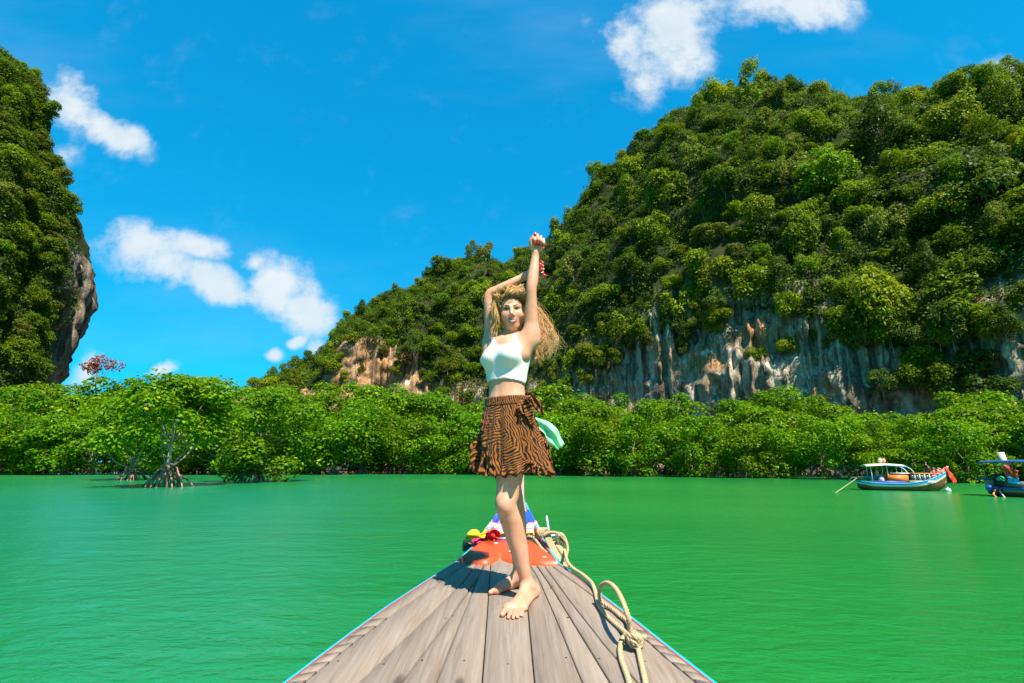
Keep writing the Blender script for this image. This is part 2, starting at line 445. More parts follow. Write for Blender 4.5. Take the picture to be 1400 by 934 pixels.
# the rock tower on the left, a rounded column undercut near its foot
PC = np.array([-152.0, 116.0])
tz = np.array([0, 12, 18, 30, 42, 55, 62, 72, 84, 95, 103, 110, 116.])
out_px = [(95, 530), (93, 515), (104, 490), (118, 450), (124, 400), (131, 310), (120, 280), (104, 245), (96, 205), (80, 165), (56, 128), (20, 114), (-18, 104)]
oz, ox = [], []
PD = math.hypot(*PC); PA = math.atan2(PC[0], PC[1])
for x, y in out_px:
    a_, e_ = azel(x, y); r_ = PD * math.sin(a_ - PA); oz.append(CAM_H + e_ * math.sqrt(PD * PD - r_ * r_)); ox.append(r_)
oz = np.array(oz + [oz[-1] + 2.5, oz[-1] + 4.5]); ox = np.array(ox + [ox[-1] * .6, 0.3])
oz[0] = -1
def tower_point(phi, z):
    phi = np.asarray(phi, float); z = np.asarray(z, float)
    r = np.interp(z, oz, ox) - np.interp(z, [0, 60, 75, 130], [1.2, 1.6, 3.6, 3.6])
    c, s_ = np.cos(phi), np.sin(phi)
    n = fbm(np.stack([c * 2.6, s_ * 2.6, z * .035], -1), 4, 41) * 4.0 + fbm(np.stack([c * 11, s_ * 11, z * .06], -1), 4, 47) * 2.2 + fbm(np.stack([c * 22, s_ * 22, z * .22], -1), 3, 57) * 1.3
    r = np.maximum(r + n * np.clip(r / 20, 0, 1), .2)
    return np.stack([PC[0] + r * c, PC[1] + r * s_, z], -1)
ph = np.linspace(0, 2 * math.pi, 460, endpoint=False); zz = np.linspace(-1, oz[-1] - .3, 190)
PP, ZZ = np.meshgrid(ph, zz)
def bare(px, py):
    lim = np.interp(py, [250, 290, 330, 420, 460, 520], [125, 128, 92, 84, 70, 82])
    return px > lim and 285 < py < 530
mb = MB(); TPs = tower_point(PP, ZZ); mb.grid(TPs, True)
to_ = mb.build('karst_tower', M_rock2, smooth=True); tag(to_, kind='structure')
cover(to_, [0.0 if (math.cos(a_) > .25 and 14 < z_ < 60) else .85 for z_, a_ in zip(ZZ.ravel(), PP.ravel())])

# muddy land behind the shore
shore_px = [(-400, 649), (-200, 650), (0, 650.5), (120, 650), (300, 650), (450, 649.5), (600, 649), (760, 651), (900, 653), (1100, 655.5), (1200, 658), (1300, 661), (1400, 662.5), (1600, 664)]
def shore_pt(px):
    py = np.interp(px, [p[0] for p in shore_px], [p[1] for p in shore_px])
    d = unproj(px, py, 1.0); Y = -CAM_H / (d.z - CAM_H)
    return Vector((d.x * Y, Y, 0))
mb = MB(); rows = []
sp = [shore_pt(x) for x in np.linspace(-300, 1560, 60)]
for k, (f, z) in enumerate(((1.25, -.5), (1.4, -.02), (1.7, .4), (2.6, 1.2), (6.0, 1.5))):
    rows.append([(p.x * f, p.y * f, z + .12 * random.uniform(-1, 1)) for p in sp])
mb.grid(np.array(rows))
m_mud, q, b = new_mat('mud')
nn = q.noise(q.new('ShaderNodeTexCoord').outputs['Object'], 1.2, 6, .6)
q.put(b.inputs['Base Color'], q.mix(nn, (.02, .014, .009), (.05, .036, .022))); b.inputs['Roughness'].default_value = .8
tag(mb.build('mud_bank', m_mud), kind='structure')

# ================================================================== TREES
def leaf_quads(C, N, size, rg, aspect=.62):
    """C centres, N normals -> diamond leaves"""
    n = len(C)
    N = N / (np.linalg.norm(N, axis=1)[:, None] + 1e-9)
    t = rg.normal(size=(n, 3)); t -= N * (t * N).sum(1)[:, None]; t /= np.linalg.norm(t, axis=1)[:, None] + 1e-9
    w = np.cross(N, t)
    s = size * rg.uniform(.6, 1.3, n)[:, None]
    V = np.stack([C - t * s * .5, C + w * s * aspect * .5 + N * s * .06, C + t * s * .5, C - w * s * aspect * .5 + N * s * .06], 1).reshape(-1, 3)
    F = np.arange(4 * n).reshape(-1, 4)
    return V, F
def rand_dir(rg, n):
    v = rg.normal(size=(n, 3)); return v / np.linalg.norm(v, axis=1)[:, None]
def crown_cloud(rg, rx, rz, cz, nl, n, lobe=.36, low=-.35):
    """leaf centres and normals of a lumpy crown; lobes spread over an ellipsoid"""
    d = rand_dir(rg, nl * 4); d = d[d[:, 2] > low][:nl]
    r = rg.uniform(.45, .86, len(d))[:, None]
    L = d * r * np.array([rx, rx, rz]) + np.array([0, 0, cz])
    lr = lobe * rx * rg.uniform(.45, 1.5, len(d))
    p = lr ** 2 / (lr ** 2).sum(); k = rg.choice(len(d), n, p=p)
    e = rand_dir(rg, n); e[:, 2] = np.where((e[:, 2] < -.3) & (rg.random(n) < .5), -e[:, 2], e[:, 2])
    rr = rg.uniform(.40, 1.0, n)[:, None] ** .6 * np.where(rg.random(n) < .14, rg.uniform(1.0, 1.38, n), 1.0)[:, None]
    C = L[k] + e * lr[k][:, None] * rr * np.array([1, 1, .78])
    N = e * .75 + np.array([0, 0, .55]) + rg.normal(size=(n, 3)) * .42
    return C, N, L
def tree_meshes(tag_, seed, h, rx, rz, cz, nl, n, leaf, lobe=.36, low=-.35, trunk_r=.16, bark=None, leafm=None, roots=False):
    rg = np.random.default_rng(seed)
    C, N, L = crown_cloud(rg, rx, rz, cz, nl, n, lobe, low)
    V, F = leaf_quads(C, N, leaf, rg)
    cm = mesh_np('crown', V, F); cm.materials.append(leafm)
    mb = MB(); top = np.array([rg.normal() * .1 * rx, rg.normal() * .1 * rx, cz * .92])
    z0 = 1.3 if roots else -1.0
    main = spline([(0, 0, z0), (rg.normal() * .12, rg.normal() * .12, cz * .4), tuple(top)], 9)
    mb.tube(main, np.linspace(trunk_r, trunk_r * .45, 9), 7)
    for l in L[:14]:
        i = rg.integers(3, 8); st = main[i]
        mid = st * .5 + l * .5 + np.array([0, 0, -.12 * rx])
        mb.tube(spline([st, mid, l], 6), np.linspace(trunk_r * .42, trunk_r * .12, 6), 5)
    if roots:
        for a in np.linspace(0, 2 * math.pi, 13, endpoint=False) + rg.uniform(0, .3, 13):
            rr = rg.uniform(.9, 1.9); zz_ = rg.uniform(.8, 1.5)
            p = [(0, 0, zz_), (math.cos(a) * rr * .45, math.sin(a) * rr * .45, zz_ * .72), (math.cos(a) * rr * .85, math.sin(a) * rr * .85, .1), (math.cos(a) * rr, math.sin(a) * rr, -.5)]
            mb.tube(spline(p, 7), np.linspace(.075, .045, 7), 5)
    tm = mb.mesh('trunk', True); tm.materials.append(bark)
    return cm, tm

M_leaf_hill = leaf_mat('hill_foliage', (.055, .090, .003), (.125, .182, .006), (.215, .275, .012), None, trans=.36, hue_obj=.30)
M_leaf_olive = leaf_mat('olive_foliage', (.075, .088, .010), (.145, .160, .020), (.22, .235, .040), None, trans=.34, hue_obj=.25)
M_leaf_yel = leaf_mat('yellow_green_foliage', (.095, .125, .003), (.185, .235, .006), (.28, .33, .014), None, trans=.32, hue_obj=.2)
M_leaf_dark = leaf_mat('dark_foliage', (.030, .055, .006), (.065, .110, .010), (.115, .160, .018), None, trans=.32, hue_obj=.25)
M_leaf_mang = leaf_mat('mangrove_foliage', (.045, .112, .002), (.108, .225, .003), (.20, .34, .006), (.50, .38, .02), .015, trans=.40, hue_obj=.16, rough=.42)
M_leaf_red = leaf_mat('red_foliage', (.16, .03, .01), (.34, .06, .02), (.45, .14, .03), None, trans=.25, hue_obj=.05)
M_bark = bark_mat('hill_bark', (.10, .085, .065), (.30, .27, .23))
M_bark_m = bark_mat('mangrove_bark', (.19, .12, .075), (.56, .44, .32))
M_root = bark_mat('mangrove_root_bark', (.22, .10, .06), (.52, .27, .17))

def plant(name, meshes, loc, scale, rz, label, cat, group, zs=1.0):
    root = empty(name, loc, rz); root.scale = (scale, scale, scale * zs)
    tag(root, label, cat, group)
    for pn, me in zip(('crown', 'trunk'), meshes): link(pn, me, None, root)
    return root

HT = {}
for key, lm, sh in (('green', M_leaf_hill, 4), ('olive', M_leaf_olive, 2), ('yellow', M_leaf_yel, 2), ('dark', M_leaf_dark, 2)):
    HT[key] = []
    for v in range(sh):
        rg_ = random.Random(hash((key, v)) % 1000)
        fl = (.78, 1.15, .60, 1.35)[v]
        HT[key].append(tree_meshes(key, 100 + v * 7 + len(key) * 31, 8, 4.2, 4.0 * fl, 3.6, 22 + 4 * v, 4200, .47, .36 - .02 * v, -.75, .14, M_bark, lm))

def surf_up(fn, *a): return fn(*a)
# ---- hillside trees, spread evenly over what one sees of the slope
cand_a = rng.uniform(az_of(330), R(56), 9000); cand_s = rng.uniform(0.98, 2.03, 9000)
CPt = hill_point(cand_a, cand_s)
placed = []; hill_trees = []
def try_place(p, r, lst, lim):
    for (x, y, rr) in lst:
        if (x - lim[0]) ** 2 + (y - lim[1]) ** 2 < (.5 * (r + rr)) ** 2: return False
    return True
for p, a, s in zip(CPt, cand_a, cand_s):
    if len(hill_trees) >= 295: break
    px, py = proj(p)
    if not (-20 < px < 1500): continue
    d = math.hypot(p[0], p[1])
    scale = random.choice((.55, .62, .75, .9, 1.0, 1.15, 1.35, 1.6))
    if px < 600: scale *= 1.08
    if s > 1.82: scale = min(scale, .95)
    rpx = 4.6 * scale / d * FPX * 1.30
    if not try_place(None, rpx, placed, (px, py)): continue
    placed.append((px, py, rpx)); hill_trees.append((p, scale, px, py, d, s))
for i, (p, sc, px, py, d, s) in enumerate(hill_trees):
    u = random.random()
    key = 'green' if u < .46 else 'olive' if u < .60 else 'yellow' if u < .88 else 'dark'
    if py < 135 and u > .3: key = 'olive' if u < .75 else 'dark'
    me = random.choice(HT[key])
    lab = {'green': 'round crowned green tree growing on the limestone hillside', 'olive': 'dull olive green tree growing on the limestone hillside',
           'yellow': 'bright yellow green tree growing on the limestone hillside', 'dark': 'dark green tree growing on the limestone hillside'}[key]
    size = 'small ' if sc < .7 else 'large ' if sc > 1.1 else ''
    spot = 'on the ridge line against the sky' if s > 1.9 else 'just above the bare cliff' if s < 1.12 and px > 780 else 'on the low spur over the orange rock face' if px < 600 else 'on the upper hillside' if s > 1.5 else 'on the lower hillside'
    lab = size + lab.replace('growing on the limestone hillside', spot)
    plant('hillside_tree', me, (p[0], p[1], p[2] - 1.2 * sc), sc, random.uniform(0, 6.28), lab, 'tree', 'trees on the limestone hill', random.choice((.75, .9, 1.0, 1.15, 1.4, 1.6)))
# trees rooted on ledges of the cliff face
for (px, py, Dq, sc, key) in ((1262, 478, 117, .95, 'yellow'), (1228, 462, 118, .9, 'green'), (1288, 512, 112, .8, 'green'), (1248, 510, 113, .75, 'green'),
                              (1325, 490, 112, .9, 'dark'), (1130, 448, 121, .8, 'green'), (1178, 452, 119, .8, 'green'), (1345, 530, 106, 1.0, 'dark'),
                              (905, 448, 134, .7, 'green'), (860, 470, 139, .7, 'dark'), (1205, 520, 112, .6, 'dark'), (590, 470, 192, 1.0, 'green'), (612, 495, 186, 1.0, 'green'), (446, 490, 214, .9, 'green')):
    u_ = unproj(px, py, 1.0); dd = math.hypot(u_.x, 1.0); p = unproj(px, py, Dq / dd)
    plant('ledge_tree', random.choice(HT[key]), (p.x, p.y, p.z - 4.6 * sc), sc, random.uniform(0, 6.28), 'leafy tree leaning out from a ledge of the bare limestone cliff', 'tree', 'trees on cliff ledges')

for k in range(46):
    px = random.uniform(795, 1390) if k < 34 else random.uniform(452, 590); py = np.interp(px, [c_[0] for c_ in cliff_px], [c_[1] for c_ in cliff_px]) + abs(random.gauss(6, 26)) - 8
    a_ = azel(px, py)[0]; Dq = np.interp(a_, dist_az, Dc_v) - 2.5; u_ = unproj(px, py, 1.0); p = unproj(px, py, Dq / math.hypot(u_.x, 1.0)); sc = random.uniform(.35, .8) * (1 if k < 34 else 1.15)
    plant('ledge_tree', random.choice(HT[random.choice(('green', 'yellow', 'dark', 'olive'))]), (p.x, p.y, p.z - 3.6 * sc), sc, random.uniform(0, 6.28), ('small' if sc < .55 else 'spreading') + (' tree hanging over the lip of the bare grey cliff' if k < 34 else ' tree hanging over the lip of the orange rock face'), 'tree', 'trees hanging over the cliff lip', random.uniform(.9, 1.5))
# ---- undergrowth between them: one mass of low scrub
def scrub(name, pts, label, mat, n_each, rad, leaf, seed):
    rg = np.random.default_rng(seed); Vs, Fs, o = [], [], 0
    m = len(pts)
    k = np.repeat(np.arange(m), n_each); e = rand_dir(rg, m * n_each); e[:, 2] = np.abs(e[:, 2]) * 1.0 - .15
    rr = np.repeat(rg.uniform(.6, 1.4, m) * rad, n_each)
    C = pts[k] + e * (rr * rg.uniform(.5, 1.05, len(k)))[:, None]
    N = e * .8 + np.array([0, 0, .5]) + rg.normal(size=e.shape) * .45
    V, F = leaf_quads(C, N, leaf, rg)
    o = link(name, mesh_np(name, V, F), mat); tag(o, label, 'scrub', kind='stuff'); return o
sa = rng.uniform(az_of(330), R(57), 7600); ssn = rng.uniform(0.97, 2.04, 7600) 
SPt = hill_point(sa, ssn); SPt[:, 2] += .5
keep = fbm(SPt * .06, 2, 77) > -.6
SPt = SPt[keep]
half = rng.random(len(SPt)) < .30
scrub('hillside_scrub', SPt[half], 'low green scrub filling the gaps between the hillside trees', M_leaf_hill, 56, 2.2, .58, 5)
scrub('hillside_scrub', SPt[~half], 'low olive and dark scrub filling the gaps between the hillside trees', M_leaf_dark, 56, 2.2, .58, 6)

# ---- the tower's trees and scrub
tow = []; tplaced = []
cp = rng.uniform(math.pi * 1.15, math.pi * 2.12, 16000); cz_ = rng.uniform(12, oz[-1] - 1, 16000)
TP = tower_point(cp, cz_)
for p in TP:
    px, py = proj(p)
    if not (-90 < px < 140) or bare(px, py) or py < 98: continue
    sc = random.choice((.42, .5, .6, .7, .82)); d = math.hypot(p[0], p[1]); rpx = 4.4 * sc / d * FPX * 1.0
    if not try_place(None, rpx, tplaced, (px, py)): continue
    tplaced.append((px, py, rpx)); tow.append((p, sc))
    if len(tow) > 150: break
for p, sc in tow:
    u = random.random(); key = 'green' if u < .5 else 'olive' if u < .75 else 'yellow' if u < .9 else 'dark'
    lab = {'green': 'small green tree clinging to the tall rock tower', 'olive': 'small olive tree clinging to the tall rock tower',
           'yellow': 'small yellow green tree clinging to the tall rock tower', 'dark': 'small dark tree clinging to the tall rock tower'}[key]
    plant('tower_tree', random.choice(HT[key]), (p[0], p[1], p[2] - 1.6 * sc), sc, random.uniform(0, 6.28), lab, 'tree', 'trees on the rock tower')
q_ = np.array([p for p in TP if -60 < proj(p)[0] < 150 and (not bare(*proj(p)) or random.random() < .12)])[:4200]
scrub('tower_scrub', q_, 'low scrub and creepers covering the tall rock tower', M_leaf_hill, 44, 1.6, .52, 8)
for (px, py, sc) in ((128, 300, .5), (124, 330, .36), (126, 405, .42), (121, 425, .35), (75, 395, .55), (60, 415, .6), (70, 450, .6), (25, 490, .9), (55, 500, .8), (-10, 500, 1.0)):
    p = Vector(tuple(min(TP, key=lambda c_: (proj(c_)[0] - px) ** 2 + (proj(c_)[1] - py) ** 2 + (0 if c_[1] < 118 else 1e6)))) + Vector((0, 0, 3.4 * sc))
    plant('tower_tree', random.choice(HT['green']), (p.x, p.y, p.z - 4.6 * sc), sc, random.uniform(0, 6.28), 'bushy green tree rooted in bare grey rock of the tower', 'tree', 'trees in the tower rock face')

# ---- mangroves
MT = []
for v in range(5):
    MT.append(tree_meshes('mangrove', 500 + v, 10, 4.5, (5.0, 5.3, 4.8, 5.4, 5.1)[v], (5.1, 5.0, 5.3, 4.9, 5.1)[v], 34, 9500, .35, (.30, .28, .33, .27, .30)[v], -.93, .17, M_bark_m, M_leaf_mang, False))
MT.append(tree_meshes('mangrove', 611, 10, 4.6, 4.7, 5.4, 38, 10500, .34, .27, -.62, .20, M_bark_m, M_leaf_mang, False))
def root_mesh(seed):
    rg = np.random.default_rng(seed); mb = MB()
    for a in np.linspace(0, 2 * math.pi, 15, endpoint=False) + rg.uniform(0, .4, 15):
        rr = rg.uniform(.9, 2.1); z1 = rg.uniform(.7, 1.7)
        p = [(0, 0, z1), (math.cos(a) * rr * .45, math.sin(a) * rr * .45, z1 * .78), (math.cos(a) * rr * .86, math.sin(a) * rr * .86, .12), (math.cos(a) * rr, math.sin(a) * rr, -.6)]
        mb.tube(spline(p, 7), np.linspace(.085, .05, 7), 5)
        if rg.random() < .6:
            b2 = (math.cos(a + .3) * rr * .8, math.sin(a + .3) * rr * .8, -.5)
            mb.tube(spline([p[1], ((p[1][0] + b2[0]) / 2, (p[1][1] + b2[1]) / 2, .45), b2], 5), np.linspace(.06, .04, 5), 5)
    me = mb.mesh('prop_roots', True); me.materials.append(M_root); return me
RTS = [root_mesh(900 + i) for i in range(3)]
canopy = [(-200, 522), (0, 520), (50, 515), (100, 512), (150, 510), (200, 512), (240, 500), (280, 506), (340, 516), (400, 510), (440, 512), (470, 516), (550, 516), (620, 522), (680, 530),
          (740, 516), (770, 512), (850, 526), (870, 521), (900, 521), (950, 522), (1000, 540), (1060, 532), (1100, 508), (1150, 522), (1200, 545), (1270, 552), (1330, 524), (1400, 516), (1600, 520)]
cxs = [p[0] for p in canopy]; cys = [p[1] for p in canopy]
def mangrove(px, dist_f, top_f, label, group, w=1.0, Y=None, kind=None):
    s0 = shore_pt(px); Yq = s0.y * dist_f if Y is None else Y
    py = np.interp(px, cxs, cys) + (1 - top_f) * 135
    d = unproj(px, py, Yq); h = max(d.z, 3.0)
    x = s0.x / s0.y * Yq
    sc = h / 9.9
    sxy = sc * w
    if group:
        spot = 'at the foot of the rock tower' if px < 110 else 'beside the lone mangrove in the water' if px < 330 else 'under the open sky gap' if px < 440 else 'below the orange rock face' if px < 600 else 'behind the woman' if px < 780 else 'below the bare grey cliff' if px < 1120 else 'behind the moored boats'
        label = label + ' ' + spot
    root = empty('mangrove_tree', (x, Yq, -.75 if group and group[:5] == 'front' else 0), random.uniform(0, 6.28)); root.scale = (sxy, sxy, sc)
    tag(root, label, 'tree', group)
    me = random.choice(MT[:5]) if kind is None else MT[kind]
    link('crown', me[0], None, root); link('trunk', me[1], None, root)
    r = link('prop_roots', random.choice(RTS), None, root); r.scale = (1.0, 1.0, 1.15) if kind == 5 else (.95, .95, .95)
    return root
for row, (f, tf, step) in enumerate(((1.06, .80, 54), (1.20, .93, 66), (1.38, 1.0, 70))):
    x = -130 + row * 21
    while x < 1500:
        mangrove(x + random.uniform(-12, 12), f * random.uniform(.985, 1.03), tf + random.uniform(-.10, .02),
                 ('front row mangrove tree at the waterline', 'second row mangrove tree', 'tall back row mangrove tree')[row],
                 ('front row mangroves', 'second row mangroves', 'back row mangroves')[row], random.uniform(.95, 1.2))
        x += step * random.uniform(.85, 1.15) * (1.0 if x < 800 else 1.15)
mangrove(228, 1, 1.0, 'mangrove standing alone out in the green water on pink prop roots', None, 1.15, Y=39, kind=5)
mangrove(352, 1, .93, 'mangrove with spreading crown at the edge of the flooded shore', None, 1.2, Y=49, kind=3)
mangrove(180, 1, .90, 'mangrove behind the lone tree, roots in shallow water', None, 1.05, Y=54, kind=0)
mangrove(456, 1.05, .78, 'broad mangrove closing the gap in the shore', 'front row mangroves', 1.25, kind=2)
# red-leaved tree above the canopy
p = unproj(136, 503, 98)
plant('red_tree', tree_meshes('red', 77, 9, 4.0, 2.6, 4.6, 12, 900, .55, .36, -.2, .16, M_bark, M_leaf_red), (p.x, p.y, p.z - 4.4 * .8), .8, 0, 'red leaved tree rising above the mangrove canopy beside the tower', 'tree', None)
# ================================================================== THE BOAT UNDER THE VIEWER
DZ0, DSL = 1.0, 0.06
def deck_z(Y): return DZ0 + DSL * (Y - 2.69)
def dk(px, py, h=0.0):
    """point on the deck plane (raised by h) seen at a photograph pixel"""
    d = unproj(px, py, 1.0); s = d.z - CAM_H
    Y = (DZ0 + h - DSL * 2.69 - CAM_H) / (s - DSL)
    return Vector((d.x * Y, Y, deck_z(Y) + h))
def curve_xy(pts):
    P = [dk(x, y) for x, y in pts]; P.sort(key=lambda p: p.y)
    ys_ = [p.y for p in P]; xs_ = [p.x for p in P]
    def f(Y):
        if Y < ys_[0]:
            k = (xs_[1] - xs_[0]) / (ys_[1] - ys_[0]); dd = ys_[0] - Y
            return xs_[0] - k * (dd - .13 * dd * dd if dd < 3.8 else 1.92)
        return float(np.interp(Y, ys_, xs_))
    return f
e_L = curve_xy([(386, 934), (460, 878), (527.5, 828.5), (572.5, 799), (604, 779), (631, 763)])
e_R = curve_xy([(980, 934), (910, 880), (865, 844), (820, 810), (788.5, 786), (761.5, 768)])
seams = [curve_xy(p) for p in (
    [(415, 934), (468, 891), (528.6, 845.7), (608.6, 791), (643, 768)],
    [(490, 934), (590, 838), (634, 795), (653, 769)],
    [(548, 934), (605, 858), (642, 806), (657.5, 784), (661.5, 769)],
    [(596, 934), (633, 842), (655, 786), (664.5, 769)],
    [(659, 934), (666, 840), (671, 769)],
    [(731, 934), (722, 838), (715, 769)],
    [(797, 934), (757, 838), (736, 790), (722, 769)],
    [(835, 934), (787, 856), (753, 801), (731, 769)],
    [(873, 934), (826, 881), (776, 817), (741, 769)],
    [(953, 934), (905, 895), (883, 874), (808, 812.6), (749, 770)])]
YTOP = dk(700, 767).y
YBACK = -2.6

def wood_mat(name, base, dark, light, streak=.5, knots=True):
    m, q, b = new_mat(name)
    pu = q.new('ShaderNodeAttribute', attribute_name='pu').outputs['Fac']
    pv = q.new('ShaderNodeAttribute', attribute_name='pv').outputs['Fac']
    oi = q.new('ShaderNodeObjectInfo').outputs['Random']
    off = q.math('MULTIPLY', oi, 31.0)
    v = q.comb(q.math('ADD', pu, off), q.math('ADD', pv, off), off)
    grain = q.noise(q.mapping(v, scale=(60, 2.2, 1)), 1.0, 6, .65, dist=.8)
    broad = q.noise(q.mapping(v, scale=(14, 1.1, 1)), 1.0, 4, .6, dist=.6)
    stain = q.noise(q.mapping(v, scale=(5, 1.6, 1)), 1.0, 5, .6)
    c = q.mix(q.mapr(grain, .3, .7), dark, light)
    c = q.mix(q.mapr(broad, .38, .64, 0, .55, True), c, base)
    c = q.mix(q.mapr(stain, .54, .72, 0, streak, True), c, (.17, .095, .052))
    c = q.mix(q.mapr(q.noise(q.mapping(v, loc=(4, 8, 0), scale=(7, .9, 1)), 1.0, 4, .6), .55, .70, 0, .55, True), c, (.31, .255, .215))
    if knots:
        vo = q.new('ShaderNodeTexVoronoi', feature='F1', voronoi_dimensions='2D'); q.put(vo.inputs['Vector'], q.mapping(v, scale=(6.5, 2.1, 1))); vo.inputs['Scale'].default_value = 1.0
        sel = q.math('GREATER_THAN', q.sep(vo.outputs['Color'])[0], .80)
        kn = q.math('MULTIPLY', q.mapr(vo.outputs['Distance'], .05, .17, 1, 0, True), sel)
        c = q.mix(q.math('MULTIPLY', kn, .8), c, (.075, .055, .042))
    hs = q.new('ShaderNodeHueSaturation'); q.put(hs.inputs['Value'], q.mapr(q.math('FRACT', q.math('MULTIPLY', oi, 7.7)), 0, 1, .80, 1.16)); q.put(hs.inputs['Color'], c)
    q.put(b.inputs['Base Color'], hs.outputs[0]); b.inputs['Roughness'].default_value = .75; b.inputs['Specular IOR Level'].default_value = .25
    q.put(b.inputs['Normal'], q.bump(grain, .35, .004))
    return m
M_deck = wood_mat('weathered_teak', (.262, .192, .140), (.165, .122, .090), (.320, .246, .190), .4)

boat = empty('longtail_boat', (0, 2.0, 0))
tag(boat, 'weathered wooden longtail boat whose plank foredeck the woman stands on', 'boat')
def bchild(o): o.parent = boat; o.matrix_parent_inverse = Matrix.Translation((0, -2.0, 0)); return o

def strip(name, fl, fr, y0, y1, top=0.0, thick=.03, gap=.0022, mat=M_deck, n=None, skew=0.0, zl=0.0, zr=0.0):
    """a plank between two edge curves; section with eased edges, (pu,pv) in metres"""
    n = n or max(3, int((y1 - y0) / .14))
    rows, us, vs = [], [], []
    for i, Y in enumerate(np.linspace(y0, y1, n)):
        yl, yr = Y + skew * (1 - (i / (n - 1))) * 0, Y
        xl, xr = fl(Y) + gap, fr(Y) - gap; c = min(.004, (xr - xl) * .2, (y1 - y0) * .015)
        z = deck_z(Y) + top; za, zb = z + zl, z + zr
        sec = [(xl, za - thick), (xl, za - c), (xl + c, za), ((xl + xr) / 2, (za + zb) / 2 + .0012), (xr - c, zb), (xr, zb - c), (xr, zb - thick)]
        rows.append([(x, Y + skew * (k / 6 - .5), zz_) for k, (x, zz_) in enumerate(sec)]); us += [s_[0] for s_ in sec]; vs += [Y] * 7
    mb = MB(); mb.grid(rows)
    # end caps
    b0 = (n - 1) * 7
    me_f = [np.array([[6, 5, 4, 3, 2, 1, 0]]), np.array([[b0 + k for k in range(7)]])]
    V = np.concatenate(mb.V); F4 = np.concatenate(mb.F[4])
    me = mesh_np(name, V, [F4] + me_f, False)
    for an, av in (('pu', us), ('pv', vs)):
        at = me.attributes.new(an, 'FLOAT', 'POINT'); at.data.foreach_set('value', np.array(av, np.float32))
    return bchild(link(name, me, mat))
mbn = MB(); mbn.tube([(0, 0, -.004), (0, 0, .0012)], .0045, 8); NAIL = mbn.mesh('nail'); NAIL.materials.append(paint('rusty_iron', (.05, .032, .024), .8, .3, 60))
for i in range(len(seams) - 1):
    pk = strip('deck_plank', seams[i], seams[i + 1], YBACK, YTOP + .25, top=random.uniform(-.0015, .0015))
    for Yn in (3.52, 3.10, 2.62, 2.17, 1.95):
        if random.random() < .35: continue
        Yj = Yn + random.uniform(-.03, .03); fx = random.choice((.16, .5, .84))
        nl_ = link('nail', NAIL, None, pk); nl_.location = (seams[i](Yj) * (1 - fx) + seams[i + 1](Yj) * fx, Yj, deck_z(Yj) + .0012)
# edge rails: a long plank forward, short fitted blocks aft
off_L = lambda f, d: (lambda Y: f(Y) + d)
yb_L = [dk(529, 845).y, dk(513, 856).y, dk(498, 868).y, dk(482, 880).y, dk(467, 892).y, dk(451, 905).y, dk(436, 919).y, dk(420, 931).y]
yb_R = [dk(874, 861).y, dk(884, 872).y, dk(895, 882).y, dk(908, 893).y, dk(922, 906).y, dk(938, 918).y, dk(952, 930).y]
for yb, fa, fb, sk, zl, zr in ((yb_L, off_L(e_L, .0085), seams[0], .010, -.008, 0), (yb_R, seams[-1], off_L(e_R, -.0085), -.010, 0, -.008)):
    strip('rail_plank', fa, fb, yb[0], YTOP + .22, top=.002, thick=.04, zl=zl, zr=zr)
    yy = list(yb)
    while yy[-1] > YBACK + .2: yy.append(yy[-1] - random.uniform(.085, .13))
    for a, b_ in zip(yy[1:], yy[:-1]):
        strip('rail_block', fa, fb, a + .0008, b_ - .0008, top=.002 + random.uniform(-.0008, .0008), thick=.04, n=3, skew=sk, gap=.0014, zl=zl, zr=zr)

M_turq = paint('turquoise_paint', (.02, .42, .55), .4, .15, 14, wear=(.25, .30, .30))
M_redp = paint('red_paint', (.36, .05, .035), .5, .3, 22, wear=(.33, .24, .17))
M_blue = paint('blue_paint', (.015, .09, .42), .45, .2, 10)
M_brownhull = paint('brown_hull', (.17, .085, .035), .55, .25, 6, dirt=(.06, .05, .03))
M_dark = paint('gap_shade_dark', (.02, .016, .012), .9, .2, 8)
# plan of the bow in front of the deck: the gunwales close on the stem
BX = 0.065
def gw(Y, side):
    if Y <= YTOP: return e_L(Y) if side < 0 else e_R(Y)
    t = (Y - YTOP) / (5.05 - YTOP); x0 = e_L(YTOP) if side < 0 else e_R(YTOP)
    return x0 + (BX + .05 * side - x0) * t ** 1.15
def gz(Y): return deck_z(Y) + (0 if Y < 3.6 else .10 * (Y - 3.6) ** 2)
Ys = np.concatenate([np.linspace(YBACK, YTOP, 30), np.linspace(YTOP, 5.05, 14)[1:]])
def edge_strip(name, mat, side, o0, o1, z0, z1):
    rows = [[], [], [], []]
    for Y in Ys:
        x = gw(Y, side); z = gz(Y)
        rows[0].append((x + side * o0, Y, z + z0)); rows[1].append((x + side * o0, Y, z + z1)); rows[2].append((x + side * o1, Y, z + z1 - .002)); rows[3].append((x + side * o1, Y, z + z0))
    mb = MB(); mb.grid(np.array(rows + [rows[0]])); return bchild(mb.build(name, mat))
for side in (-1, 1):
    edge_strip('red_edge_strip', M_redp, side, -.0075, .004, -.05, -.008)
    edge_strip('turquoise_rubbing_strip', M_turq, side, .0045, .022, -.07, -.012)
    rows = []
    for k, (o, zf) in enumerate(((.002, 0), (-.03, .25), (-.10, .5), (-.22, .78), (-.40, 1.0))):
        rows.append([(gw(Y, side) * (1 - 0) + side * o * min(1, max(.05, abs(gw(Y, side) - BX) / .5)), Y - (0 if Y < 4 else zf * .9 * (Y - 4)), (gz(Y) - .03) * (1 - zf) - .35 * zf) for Y in Ys])
    mb = MB(); mb.grid(np.array(rows)); bchild(mb.build('hull_side', M_brownhull, smooth=True))
